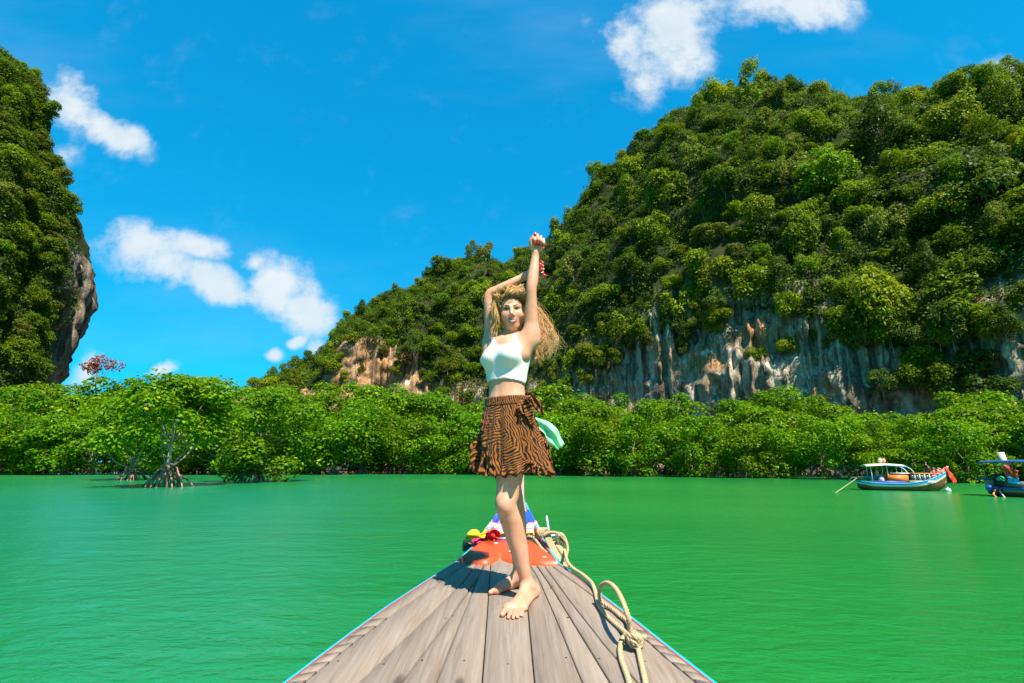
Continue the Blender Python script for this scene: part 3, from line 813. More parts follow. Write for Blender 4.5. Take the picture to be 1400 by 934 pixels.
mb = MB(); mb.grid(np.array([[(gw(Y, -1) + .03, Y, gz(Y) - .045) for Y in Ys], [(gw(Y, 1) - .03, Y, gz(Y) - .045) for Y in Ys]])); bchild(mb.build('gap_shade_sheet', M_dark))  # dark filler sheet added so the plank gaps read as shade

# orange lacquered plate on the bow, ragged after edge
def plate():
    m, q, b = new_mat('orange_lacquer')
    tc = q.new('ShaderNodeTexCoord').outputs['Object']
    n = q.noise(q.mapping(tc, scale=(1, 1, 1)), 16, 6, .65)
    c = q.mix(n, (.42, .038, .006), (.62, .095, .010))
    c = q.mix(q.mapr(q.noise(tc, 30, 4, .6), .66, .72, 0, .9, True), c, (.70, .40, .16))
    c = q.mix(q.mapr(q.noise(tc, 9, 5, .6), .60, .74, 0, .6, True), c, (.28, .035, .012))
    q.put(b.inputs['Base Color'], c); b.inputs['Roughness'].default_value = .42
    q.put(b.inputs['Normal'], q.bump(n, .25, .006))
    back = [(629, 764), (636, 762), (643, 766), (655, 767.5), (668, 768), (676, 764), (684, 761), (692, 764), (702, 767), (716, 766), (728, 768), (745, 769), (762, 768.5)]
    front = [(657, 742), (660, 740), (664, 739), (669, 738.5), (675, 738), (682, 737.5), (690, 737), (698, 737), (706, 737), (714, 737.5), (721, 738), (727, 740), (731, 743)]
    top, bot, mid = [], [], []
    for (a, b2) in zip(back, front):
        A, B = dk(*a, .022), dk(*b2, .06)
        bot.append((A.x, A.y - .004, A.z - .03)); top.append((A.x, A.y, A.z)); mid.append((B.x, B.y, B.z))
    mb = MB(); rows = [bot, top]
    for f in (.33, .66, 1.0): rows.append([tuple(Vector(t).lerp(Vector(mm), f) + Vector((0, 0, .006 * math.sin(f * 3.14)))) for t, mm in zip(top, mid)])
    rows.append([(p[0], p[1] + .002, p[2] - .05) for p in mid])
    mb.grid(np.array(rows)); o = bchild(mb.build('prow_plate', m))
    return o
pl = plate()
M_sticker = paint('white_label', (.75, .74, .70), .5, .1, 40)
for (px, py) in ((678, 742.5), (698, 754), (744, 761.5)):
    p = dk(px, py, .022 + (767 - py) / 29 * .038 + .003)
    mb = MB(); mb.box((p.x, p.y, p.z), (.026, .03, .004), .4); st = mb.build('paint_chip', M_sticker); st.parent = pl; st.matrix_parent_inverse = Matrix.Identity(4)
# transverse beam and metal bar
M_beam = paint('dark_painted_beam', (.035, .03, .025), .5, .4, 12, wear=(.10, .22, .30))
M_steel = paint('galvanised_steel', (.50, .52, .55), .32, .15, 20, metal=.85)
a, b_ = dk(634, 752, .02), dk(766, 752, .02)
yb = 4.17
def atY(px, py, Y): return unproj(px, py, Y)
L0, R0 = atY(634, 746, yb), atY(764, 750, yb)
mb = MB(); pts = spline([L0, L0.lerp(R0, .25) + Vector((0, .05, -.01)), L0.lerp(R0, .75) + Vector((0, .05, -.01)), R0], 12)
mb.tube(pts, np.linspace(.045, .04, 12), 10); bchild(mb.build('cross_beam', M_beam, smooth=True))
mb = MB(); mb.tube([atY(655, 737.5, yb - .02), atY(690, 736.5, yb - .02), atY(728, 735, yb - .02)], .011, 8); bchild(mb.build('steel_bar', M_steel, smooth=True))
# the stem: broad foot narrowing to an upright post
mb = MB(); rows = []
for (px, py, Y, hw, hd) in ((700, 742, 4.62, .235, .16), (700, 722, 4.66, .17, .15), (702, 702, 4.72, .12, .14), (705, 680, 4.80, .075, .12), (707, 645, 4.92, .062, .11), (708, 610, 5.05, .060, .10), (709, 575, 5.18, .055, .095), (709, 556, 5.26, .048, .085)):
    c = unproj(px, py, Y)
    rows.append([(c.x + hw * x, c.y + hd * y, c.z) for x, y in ((-1, -.75), (-.85, -1), (.85, -1), (1, -.75), (1, .8), (.8, 1), (-.8, 1), (-1, .8))])
mb.grid(np.array(rows), True); mb.add(rows[-1], [np.array([range(8)])])
M_stem = paint('pale_pink_post', (.50, .24, .21), .6, .15, 12, wear=(.4, .32, .27))
bchild(mb.build('stem_post', M_stem))
# steel mooring pin with a cross pin
mb = MB(); mb.tube([atY(756, 760, 4.1), atY(752, 738, 4.12), atY(747, 705, 4.12)], [.013, .013, .010], 10); pin = bchild(mb.build('mooring_pin', M_steel, smooth=True))
mb = MB(); mb.tube([atY(743, 735.5, 4.09), atY(765, 730.5, 4.10)], .011, 8); cpn = mb.build('cross_pin', M_steel, smooth=True); cpn.parent = pin
# ---- cloths tied on the bow
def cloth_mat(name, cols, scale=0, rough=.8, trans=.15):
    m, q, b = new_mat(name)
    tc = q.new('ShaderNodeTexCoord').outputs['Object']
    if len(cols) == 1:
        n = q.noise(tc, 25, 4, .6); c = q.mix(n, tuple(x * .8 for x in cols[0]), tuple(min(1, x * 1.15) for x in cols[0]))
    else:
        z = q.math('FRACT', q.math('MULTIPLY', q.new('ShaderNodeAttribute', attribute_name='pv').outputs['Fac'], scale))
        c = q.ramp(z, [(i / len(cols), cc) for i, cc in enumerate(cols)], 'CONSTANT')
    q.put(b.inputs['Base Color'], c); b.inputs['Roughness'].default_value = rough; b.inputs['Specular IOR Level'].default_value = .2
    b.inputs['Sheen Weight'].default_value = .2
    return m
def sash(name, label, py0, py1, mat, seed, push=.012, sag=.02):
    rg = np.random.default_rng(seed); rows, pv = [], []
    fs = np.linspace(0, 1, 9)
    ang = np.linspace(0, 2 * math.pi, 72, endpoint=False)
    ph = rg.uniform(0, 6, 3)
    for f in fs:
        py = py0 + (py1 - py0) * f
        Y = np.interp(py, [645, 680, 702, 722, 742], [4.92, 4.80, 4.72, 4.66, 4.62]); hw = np.interp(py, [645, 680, 702, 722, 742], [.062, .075, .135, .20, .27]); hd = np.interp(py, [645, 680, 702, 722, 742], [.12, .13, .15, .165, .18])
        cx = np.interp(py, [680, 742], [705, 699])
        c = unproj(cx, py, Y)
        w = push + .007 * np.sin(ang * 9 + f * 3 + ph[0]) + .005 * np.sin(ang * 17 + ph[1] - f * 4) + .010 * math.sin(f * math.pi)
        ca, sa = np.cos(ang), np.sin(ang)
        pw = .6
        X = c.x + (hw + w) * np.sign(ca) * np.abs(ca) ** pw; YY_ = c.y + (hd + w) * np.sign(sa) * np.abs(sa) ** pw
        Zq = c.z - sag * .5 * (1 + np.sin(ang * 2 + ph[2])) * .4
        rows.append(np.stack([X, YY_, Zq + 0 * ang], -1)); pv += [f] * 72
    mb = MB(); mb.grid(np.array(rows), True); me = mb.mesh(name, True)
    at = me.attributes.new('pv', 'FLOAT', 'POINT'); at.data.foreach_set('value', np.array(pv, np.float32))
    return tag(link(name, me, mat), label, 'sash', 'sashes wrapped round the bow')
sash('prow_sash', 'royal blue sash wrapped highest round the boat stem', 697, 713.5, cloth_mat('blue_cloth', [(.012, .07, .55)]), 1, .010)
sash('prow_sash', 'pink and white striped sash wrapped round the boat stem', 711, 724, cloth_mat('pink_striped_cloth', [(.72, .16, .22), (.75, .62, .60), (.74, .30, .33), (.78, .66, .64)], 2.0), 2, .018)
sash('prow_sash', 'bright yellow sash wrapped round the boat stem', 722, 730.5, cloth_mat('yellow_cloth', [(.80, .55, .015)]), 3, .024)
sash('prow_sash', 'red sash wrapped lowest round the boat stem', 728.5, 737, cloth_mat('red_cloth', [(.66, .02, .03)]), 4, .030)
def rag(name, label, pts, width, mat, seed, folds=3, amp=.012, cat='ribbon', n=26, m=9, group=None, side=None, thick=0.0):
    """a strip of crumpled cloth along a path of points; width may taper"""
    rg = np.random.default_rng(seed); P = spline(pts, n); W = np.interp(np.linspace(0, 1, n), np.linspace(0, 1, len(width)), width)
    T = np.gradient(P, axis=0); T /= np.linalg.norm(T, axis=1)[:, None] + 1e-9
    sd_ = np.array([0, 0, 1.0]) if side is None else np.array(side, float)
    rows = []
    for j in np.linspace(-.5, .5, m):
        S_ = np.cross(T, np.cross(sd_, T)); S_ /= np.linalg.norm(S_, axis=1)[:, None] + 1e-9
        Nn = np.cross(T, S_)
        t = np.linspace(0, 1, n)
        bend = amp * np.sin(j * folds * 6.28 + t * 5 + seed) + amp * .6 * np.sin(t * 17 + j * 4 + seed)
        rows.append(P + S_ * (j * W)[:, None] + Nn * (bend * (W / (W.max() + 1e-9)) ** .5)[:, None])
    mb = MB(); mb.grid(np.array(rows)); o = mb.build(name, mat, smooth=True)
    md = o.modifiers.new('thickness', 'SOLIDIFY'); md.thickness = .0015
    return tag(o, label, cat, group) if label else o
M_yel, M_red, M_pink = cloth_mat('yellow_ribbon', [(.78, .56, .01)]), cloth_mat('red_ribbon', [(.70, .015, .02)]), cloth_mat('magenta_ribbon', [(.72, .03, .10)])
rag('bow_ribbon', 'yellow ribbon tied over the dark beam end of the bow', [atY(637, 739, 4.12), atY(646, 734, 4.08), atY(656, 736, 4.08), atY(667, 733, 4.10), atY(676, 727, 4.2)], [.03, .10, .07, .05, .03], M_yel, 3, 2, .02, side=(0, -.4, 1))
rag('bow_ribbon', 'magenta ribbon hanging from the dark beam end of the bow', [atY(645, 739, 4.09), atY(651, 745, 4.06), atY(657, 741, 4.06), atY(663, 736, 4.1)], [.06, .09, .07, .03], M_pink, 4, 2, .02, side=(0, -.4, 1))
rag('bow_ribbon', 'crumpled red cloth knot on the bow beside the yellow ribbon', [atY(663, 737, 4.08), atY(670, 733, 4.05), atY(676, 731, 4.05), atY(682, 737, 4.08)], [.02, .09, .09, .05], M_red, 5, 2, .025, side=(0, -.4, 1))
M_mint = cloth_mat('mint_cloth', [(.28, .70, .36)])
rag('mint_ribbon', 'mint green cloth fluttering behind the woman from the stem post', [unproj(712, 570, 5.12), unproj(728, 578, 5.08), unproj(744, 588, 5.02), unproj(756, 598, 5.0), unproj(767, 612, 5.02)], [.06, .12, .18, .17, .08], M_mint, 8, 2, .03)

# ---- rope
def rope_mat():
    m, q, b = new_mat('rope_fibre')
    tc = q.new('ShaderNodeTexCoord').outputs['Object']
    n = q.noise(tc, 90, 4, .6); s_ = q.noise(tc, 6, 4, .6)
    c = q.mix(n, (.34, .235, .12), (.50, .38, .225)); c = q.mix(q.mapr(s_, .5, .75, 0, .45, True), c, (.34, .23, .12))
    q.put(b.inputs['Base Color'], c); b.inputs['Roughness'].default_value = .85; b.inputs['Specular IOR Level'].default_value = .2
    q.put(b.inputs['Normal'], q.bump(n, .5, .002)); return m
M_rope = rope_mat()
def rope_mb(mb, pts, r=.0105, pitch=.055, step=.006):
    P = spline(pts, 400); L = np.concatenate([[0], np.cumsum(np.linalg.norm(np.diff(P, axis=0), axis=1))])
    n = max(8, int(L[-1] / step)); s_ = np.linspace(0, L[-1], n)
    Q = np.stack([np.interp(s_, L, P[:, k]) for k in range(3)], -1)
    T = np.gradient(Q, axis=0); T /= np.linalg.norm(T, axis=1)[:, None] + 1e-9
    u = np.cross(T[0], [0.3, .2, 1.0]); u /= np.linalg.norm(u); U = []
    for t in T:
        u = u - t * u.dot(t); u /= np.linalg.norm(u) + 1e-9; U.append(u)
    U = np.array(U); Wv = np.cross(T, U)
    for k in range(3):
        a_ = s_ / pitch * 2 * math.pi + k * 2.0944
        mb.tube(Q + r * .52 * (np.cos(a_)[:, None] * U + np.sin(a_)[:, None] * Wv), r * .60, 6)
rope = empty('mooring_rope', tuple(dk(820, 830)))
tag(rope, 'beige twisted rope looped round the steel pin and knotted along the deck edge', 'rope')
def rchild(mb, name):
    o = mb.build(name, M_rope, smooth=True); o.parent = rope; o.matrix_parent_inverse = Matrix.Translation(-rope.location); return o
mb = MB()
H = .012
rope_mb(mb, [atY(772, 752, 4.02), dk(776, 768, .03), dk(785, 778, H), dk(797, 786, H), dk(808, 796, H), dk(813, 806, H), dk(817, 822, H), dk(823, 834, H), dk(836, 848, H), dk(848, 859, H), dk(858, 868, .025), dk(866, 876, .03)])
rchild(mb, 'main_line')
mb = MB()
rope_mb(mb, [dk(866, 877, .03), dk(861, 858, .08), dk(858, 840, .13), dk(848, 815, .16), dk(838, 801, .15), dk(829, 797, .13), dk(822, 801, .10), dk(819.5, 811, .06), dk(822, 822, .03), dk(836, 832, H), dk(849, 843, H), dk(858, 850, .018), dk(864, 868, .04), dk(867, 880, .04)])
rchild(mb, 'standing_loop')
mb = MB()
rope_mb(mb, [dk(866, 872, .04), dk(857, 868, .03), dk(851, 874, .015), dk(848, 886, H), dk(850, 902, H), dk(857, 922, H), dk(862, 940, H), dk(868, 975, H), dk(870, 1030, H)])
rope_mb(mb, [dk(868, 874, .045), dk(872, 884, .02), dk(876, 903, H), dk(881, 925, H), dk(885, 945, H), dk(893, 985, H), dk(900, 1040, H)])
rchild(mb, 'running_ends')
mb = MB(); kc = dk(868, 877, .035)
for k, (tx, ty, ra) in enumerate(((.3, .5, .030), (-.5, .35, .032), (1.1, -.2, .027), (.1, 1.2, .026))):
    aa_ = np.linspace(0, 2 * math.pi * .95, 16); pts = []
    Mr = Matrix.Rotation(tx, 3, 'X') @ Matrix.Rotation(ty, 3, 'Y') @ Matrix.Rotation(k * 1.1, 3, 'Z')
    for t in aa_: pts.append(kc + Mr @ Vector((ra * math.cos(t), ra * .8 * math.sin(t), .004 * k)) + Vector((0, 0, .004)))
    rope_mb(mb, pts)
rope_mb(mb, [kc, dk(875, 872, .05), dk(883, 872, .045)])
rchild(mb, 'knot')
mb = MB()
for k in range(4):
    o = k * 2.6
    rope_mb(mb, [atY(738 + o, 733, 4.06), atY(735 + o, 727, 4.06), atY(739 + o, 723, 4.08), atY(744 + o * .8, 728, 4.08), atY(748 + o * .8, 741, 4.05), atY(757 + o * .7, 756, 4.0), atY(768 + o * .5, 770 + k, 3.92), atY(772 + o * .4, 774, 3.92), atY(773 + o * .3, 766, 3.95), atY(764 + o * .5, 750, 4.02), atY(752 + o * .5, 738, 4.10), atY(742 + o, 732, 4.14), atY(737 + o, 731, 4.12)])
rope_mb(mb, [atY(722, 733, 4.14), atY(731, 735, 4.10), atY(741, 733, 4.06), atY(752, 728, 4.05), atY(762, 729, 4.05), atY(769, 731, 4.05), atY(774, 740, 4.03), atY(776, 752, 4.0), atY(773, 764, 3.96)])
rope_mb(mb, [atY(730, 735, 4.10), atY(735, 742, 4.05), atY(742, 751, 4.0), atY(752, 760, 3.97)])
for k in range(3):
    t = np.linspace(0, 6.1, 14); c = atY(767 + k, 738, 4.03)
    rope_mb(mb, [c + Vector((.026 * math.cos(x + k), .014 * math.sin(x * 1.0 + k) * (k - 1), .034 * math.sin(x))) for x in t])
rchild(mb, 'coil')
# ================================================================== THE WOMAN
class Field:
    """signed distance field on a grid; smooth unions of limbs, meshed by surface nets"""
    def __init__(s, lo, hi, h):
        s.lo = np.array(lo, float); s.h = h; s.n = np.ceil((np.array(hi) - s.lo) / h).astype(int) + 1
        s.F = np.full(s.n, 1.0, np.float32)
    def sub(s, lo, hi, pad):
        a = np.maximum(np.floor((np.array(lo) - pad - s.lo) / s.h).astype(int), 0)
        b = np.minimum(np.ceil((np.array(hi) + pad - s.lo) / s.h).astype(int) + 1, s.n)
        sl = tuple(slice(x, y) for x, y in zip(a, b))
        ax = [(s.lo[k] + s.h * np.arange(a[k], b[k])).astype(np.float32) for k in range(3)]
        return sl, np.meshgrid(*ax, indexing='ij', sparse=True)
    def blend(s, sl, d, k, op='u'):
        A = s.F[sl]
        if op == 'u':
            h = np.maximum(k - np.abs(A - d), 0) / k if k > 0 else 0; s.F[sl] = np.minimum(A, d) - h * h * k * .25
        else:
            d = -d; h = np.maximum(k - np.abs(A - d), 0) / k if k > 0 else 0; s.F[sl] = np.maximum(A, d) + h * h * k * .25
    def cap(s, a, b, ra, rb=None, k=.02, op='u', pad=.05):
        rb = ra if rb is None else rb; a = np.array(tuple(a), np.float32); b = np.array(tuple(b), np.float32); r = max(ra, rb)
        sl, (X, Y, Z) = s.sub(np.minimum(a, b) - r, np.maximum(a, b) + r, pad)
        ab = b - a; L = float(ab @ ab) + 1e-9
        t = np.clip(((X - a[0]) * ab[0] + (Y - a[1]) * ab[1] + (Z - a[2]) * ab[2]) / L, 0, 1)
        d = np.sqrt((X - a[0] - t * ab[0]) ** 2 + (Y - a[1] - t * ab[1]) ** 2 + (Z - a[2] - t * ab[2]) ** 2) - (ra + (rb - ra) * t)
        s.blend(sl, d, k, op)
    def chain(s, pts, rads, k=.02, n=None, pad=.05):
        """a limb: one smooth tapering tube through the joints, then joined to the rest"""
        n = n or 6 * (len(pts) - 1); P = spline(pts, n).astype(np.float32)
        r = np.interp(np.linspace(0, 1, n), np.linspace(0, 1, len(rads)), rads)
        for _ in range(2): r[1:-1] = .25 * r[:-2] + .5 * r[1:-1] + .25 * r[2:]
        sl, (X, Y, Z) = s.sub(P.min(0) - r.max(), P.max(0) + r.max(), pad); d = None
        for i in range(n - 1):
            a = P[i]; ab = P[i + 1] - a; L = float(ab @ ab) + 1e-9
            t = np.clip(((X - a[0]) * ab[0] + (Y - a[1]) * ab[1] + (Z - a[2]) * ab[2]) / L, 0, 1)
            e = np.sqrt((X - a[0] - t * ab[0]) ** 2 + (Y - a[1] - t * ab[1]) ** 2 + (Z - a[2] - t * ab[2]) ** 2) - (r[i] + (r[i + 1] - r[i]) * t)
            d = e if d is None else np.minimum(d, e)
        s.blend(sl, d.astype(np.float32), k)
    def ell(s, c, r, B=None, k=.02, op='u', pad=.05):
        """ellipsoid; B = three unit axes (rows)"""
        c = np.array(tuple(c), np.float32); r = np.array(r, np.float32); R_ = float(r.max())
        sl, (X, Y, Z) = s.sub(c - R_, c + R_, pad)
        B = np.eye(3) if B is None else np.array([tuple(v) for v in B])
        q0 = q1 = 0
        for i in range(3):
            e = (X - c[0]) * B[i, 0] + (Y - c[1]) * B[i, 1] + (Z - c[2]) * B[i, 2]
            q0 = q0 + (e / r[i]) ** 2; q1 = q1 + (e / r[i] ** 2) ** 2
        q0 = np.sqrt(q0); q1 = np.sqrt(q1) + 1e-9
        s.blend(sl, (q0 * (q0 - 1) / q1).astype(np.float32), k, op)
    def mesh(s, smooth_iter=0):
        F = s.F; neg = F < 0
        nx, ny, nz = F.shape
        c = np.zeros((nx - 1, ny - 1, nz - 1), np.uint8)
        for dx in (0, 1):
            for dy in (0, 1):
                for dz in (0, 1): c += neg[dx:nx - 1 + dx, dy:ny - 1 + dy, dz:nz - 1 + dz]
        cell = np.argwhere((c > 0) & (c < 8)); idx = np.full(c.shape, -1, np.int32)
        idx[cell[:, 0], cell[:, 1], cell[:, 2]] = np.arange(len(cell))
        acc = np.zeros((len(cell), 3)); cnt = np.zeros(len(cell))
        cor = [(0,0,0),(1,0,0),(0,1,0),(1,1,0),(0,0,1),(1,0,1),(0,1,1),(1,1,1)]
        val = [F[cell[:, 0] + a, cell[:, 1] + b, cell[:, 2] + d] for a, b, d in cor]
        for i in range(8):
            for j in range(i + 1, 8):
                if sum(abs(p - q) for p, q in zip(cor[i], cor[j])) != 1: continue
                m = (val[i] < 0) != (val[j] < 0); t = val[i] / (val[i] - val[j] + 1e-12)
                P = np.array(cor[i]) + t[:, None] * (np.array(cor[j]) - np.array(cor[i]))
                acc[m] += P[m]; cnt[m] += 1
        V = s.lo + s.h * (cell + acc / cnt[:, None])
        faces = []
        for ax in range(3):
            u, v = (ax + 1) % 3, (ax + 2) % 3
            sl0 = [slice(None)] * 3; sl1 = [slice(None)] * 3
            sl0[ax] = slice(0, -1); sl1[ax] = slice(1, None)
            ch = neg[tuple(sl0)] != neg[tuple(sl1)]
            E = np.argwhere(ch); E = E[(E[:, u] > 0) & (E[:, v] > 0) & (E[:, u] < F.shape[u] - 1) & (E[:, v] < F.shape[v] - 1)]
            q = []
            for du, dv in ((-1, -1), (0, -1), (0, 0), (-1, 0)):
                Q = E.copy(); Q[:, u] += du; Q[:, v] += dv; q.append(idx[Q[:, 0], Q[:, 1], Q[:, 2]])
            q = np.stack(q, -1); fl = ~neg[E[:, 0], E[:, 1], E[:, 2]]
            q[fl] = q[fl][:, ::-1]; faces.append(q)
        Fq = np.concatenate(faces)
        for _ in range(smooth_iter):
            S_ = np.zeros_like(V); n_ = np.zeros(len(V))
            for k in range(4):
                np.add.at(S_, Fq[:, k], V[Fq[:, (k + 1) % 4]]); np.add.at(n_, Fq[:, k], 1)
            V = V * .5 + .5 * S_ / n_[:, None]
        return V, Fq

U_ = unproj
woman = empty('person', tuple(dk(708, 825)))
tag(woman, 'smiling barefoot blonde woman in white crop top and tiger print skirt, arms raised', 'person')
def wchild(o, parent=None):
    o.parent = parent or woman
    if parent is None: o.matrix_parent_inverse = Matrix.Translation(-woman.location)
    return o
YAW = R(31)
Fv = Vector((-math.sin(YAW), -math.cos(YAW), 0)); Lv = Vector((math.cos(YAW), -math.sin(YAW), 0)); Uv = Vector((0, 0, 1))
TB = (Lv, Fv, Uv)
Pc, Wc, Rc, Cc, Sc = U_(693, 580, 2.88), U_(693, 545, 2.885), U_(692.5, 512, 2.89), U_(693.5, 488, 2.90), U_(698, 467, 2.92)

B = Field((-.26, 2.50, deck_z(2.5)), (.30, 3.30, 3.06), .004)
# torso
B.ell(Pc, (.138, .098, .11), TB, .03)
B.ell(Pc + Fv * -.035 + Lv * .06 + Uv * -.04, (.070, .072, .08), TB, .03); B.ell(Pc + Fv * -.035 + Lv * -.06 + Uv * -.04, (.070, .072, .08), TB, .03)
B.ell((Pc + Wc) / 2 + Uv * .02, (.114, .084, .09), TB, .05)
B.ell(Wc + Uv * .02, (.106, .079, .11), TB, .05)
B.ell(Rc, (.114, .086, .11), TB, .05)
B.ell(Cc, (.132, .096, .10), TB, .06)
B.ell(Cc + Uv * .055 + Fv * -.005, (.140, .078, .075), TB, .05)
for s_ in (-1, 1):
    B.ell(Cc + Lv * (.062 * s_) + Fv * .078 + Uv * -.012, (.057, .052, .054), TB, .035)
    B.cap(Sc + Lv * (.03 * s_) + Uv * .0, Sc + Lv * (.135 * s_) + Uv * .005, .036, .042, .05)         # trapezius and shoulder
# faint middle line and rib arch of the belly
B.cap(Wc + Fv * .103 + Uv * -.03, Rc + Fv * .108 + Uv * .0, .0065, .0065, .03, 's')
torso = B.F.copy()
# neck
Hc = U_(700.5, 424, 2.90)
B.cap(Sc + Fv * -.01 + Uv * -.01, Hc + Vector((0, .03, -.06)), .054, .047, .035)
# clavicles
for s_ in (-1, 1): B.cap(Sc + Fv * .045 + Lv * (.02 * s_) + Uv * -.015, Sc + Lv * (.12 * s_) + Fv * .025 + Uv * .015, .008, .008, .02)
# legs
hipL, hipR = Pc + Lv * .066 + Uv * -.05, Pc - Lv * .066 + Uv * -.05
kL, aL = U_(692, 690, 2.80), U_(721, 800, 2.895)
kR, aR = U_(703, 690, 2.955), U_(710.5, 785, 3.065)
B.chain([hipL, hipL.lerp(kL, .45) + Fv * .012, hipL.lerp(kL, .82), kL, kL.lerp(aL, .28) + Vector((.004, .020, 0)), kL.lerp(aL, .55) + Vector((.006, .010, 0)), kL.lerp(aL, .82), aL],
        [.074, .077, .062, .054, .056, .048, .034, .031], .03)
B.ell(kL + Vector((-.01, -.022, .004)), (.036, .036, .042), None, .03)
B.chain([hipR, hipR.lerp(kR, .45), hipR.lerp(kR, .82), kR, kR.lerp(aR, .28) + Vector((.008, .02, 0)), kR.lerp(aR, .55) + Vector((.005, .01, 0)), kR.lerp(aR, .82), aR],
        [.074, .076, .060, .053, .053, .045, .034, .031], .012)
def foot(ank, heel, ball_in, ball_out, toes, side):
    B.ell(heel + Uv * .030, (.030, .034, .034), None, .03)
    B.cap(ank, heel + Uv * .034, .031, .030, .03)
    mid = (ball_in + ball_out) / 2
    B.cap(ank + Uv * -.012, mid + Uv * .026, .034, .022, .03)
    B.cap(heel + Uv * .024, ball_in + Uv * .020, .026, .021, .02); B.cap(heel + Uv * .022, ball_out + Uv * .016, .024, .016, .02)
    B.cap(ball_in + Uv * .020, ball_out + Uv * .016, .021, .016, .02)
    for i, t in enumerate(toes):
        f = i / 4.0; base = ball_in.lerp(ball_out, f); r = (.0135, .0098, .0092, .0088, .0085)[i]
        kn = base.lerp(t, .55) + Uv * (.020 - .004 * f)
        B.cap(base + Uv * (.020 - .005 * f), kn, r * 1.05, r, .008); B.cap(kn, t + Uv * r, r, r * .95, .004)
    # ankle bones
heelL = dk(729, 816); foot(aL, heelL, dk(694, 838.5), dk(716, 836), [dk(687, 844.5), dk(695, 847.5), dk(701.5, 848), dk(707.5, 847), dk(713.5, 844.5)], 1)
B.ell(aL + Vector((.027, -.018, -.006)), (.011, .011, .012), None, .015); B.ell(aL + Vector((-.024, -.01, .006)), (.011, .012, .012), None, .015)
heelR = dk(714, 800); foot(aR, heelR, dk(680, 812.5), dk(690, 804), [dk(670.5, 814), dk(671.5, 810.5), dk(674, 808), dk(677.5, 806), dk(681.5, 804)], -1)
# arms
sL, eL, wL = Sc + Lv * .140 + Uv * .010, U_(726.5, 397, 2.80), U_(732.5, 345, 2.825)
sR, eR, wR = Sc - Lv * .130 + Uv * .004, U_(669, 404, 2.965), U_(719, 377, 2.945)
B.chain([sL + Uv * -.02, sL.lerp(eL, .25) + Vector((.0, 0, 0)), sL.lerp(eL, .6), eL, eL.lerp(wL, .25), eL.lerp(wL, .6), wL], [.046, .041, .034, .029, .0335, .0285, .0215], .025)
B.chain([sR + Uv * -.02, sR.lerp(eR, .25), sR.lerp(eR, .6), eR, eR.lerp(wR, .25) , eR.lerp(wR, .6), wR], [.045, .041, .036, .029, .034, .028, .0215], .025)
B.cap(sL + Uv * .02, Cc + Lv * .115 + Fv * .02, .036, .034, .05); B.cap(sR + Uv * .02, Cc - Lv * .105 + Fv * .02, .034, .034, .05)   # stretched chest muscle to the arms
nails = []     # (centre, normal, length axis, radius)
# raised left hand: a loose fist, fingers folded towards the viewer
pal = U_(735.5, 334, 2.828)
B.ell(pal, (.037, .017, .036), ((.97, 0, -.22), (0, 1, 0), (.22, 0, .97)), .014)
B.cap(wL, pal + Vector((0, .002, -.02)), .0215, .022, .02)
B.ell(U_(728.5, 336, 2.812), (.016, .016, .024), None, .012); B.ell(U_(741.5, 337, 2.815), (.013, .014, .024), None, .012)
for i in range(4):
    bx, by = (730.5, 734.8, 739.2, 743.2)[i], (322.5, 321.5, 323.5, 327.0)[i]
    b0 = U_(bx, by + 3, 2.828); j1 = U_(bx, by, 2.800); j2 = U_(bx + .4, by + 5.5, 2.779); tp = U_(bx + .2, by + 10.0 - (i == 3) * 1.5, 2.793)
    r = (.0088, .0092, .0088, .0078)[i]
    B.chain([b0, j1, j2, tp], [r * 1.1, r, r * .95, r * .85], .004)
    nails.append((tp.lerp(j2, .25) + Vector((0, -r * .8, -.002)), Vector((0, -1, -.15)), Vector((0, 0, 1)), r * 1.35))
tb, tm, tt = U_(726.5, 338, 2.806), U_(725.8, 329, 2.790), U_(731.5, 320.8, 2.782)
B.chain([tb, tm, tt], [.0135, .0110, .0085], .008); nails.append((tt + Vector((.001, -.0065, .002)), Vector((.1, -1, .2)), Vector((.35, 0, .9)), .0095))
# right hand, folded round behind the raised forearm
palR = U_(727.5, 372, 2.915)
B.cap(wR, palR, .021, .020, .02); B.ell(palR + Vector((.005, 0, 0)), (.034, .017, .030), ((.95, -.15, .1), (.15, .98, 0), (-.1, 0, .99)), .012)
for i in range(4):
    y0 = (363.5, 367.8, 372.3, 376.2)[i]
    b0 = U_(733, y0 + .5, 2.905); j1 = U_(739.6, y0 - 3.2, 2.885); j2 = U_(742.0 + (i == 2) * .8, y0 - 4.2, 2.858); tp = U_((738.6, 739.2, 740.5, 741.5)[i], y0 - (6.2, 4.8, 3.2, 1.6)[i], 2.842)
    r = (.0082, .0088, .0085, .0075)[i]
    B.chain([b0, j1, j2, tp], [r * 1.1, r, r * .95, r * .85], .004)
    nails.append((tp + Vector((.002, -.007, .001)), Vector((.25, -1, .1)), Vector((-.5, -.1, .6)), r))
B.chain([U_(724, 379, 2.91), U_(735, 380.5, 2.885), U_(743.8, 376.8, 2.872)], [.013, .0105, .0085], .008); nails.append((U_(744.8, 376.2, 2.866), Vector((.3, -1, .1)), Vector((1, 0, .25)), .0095))

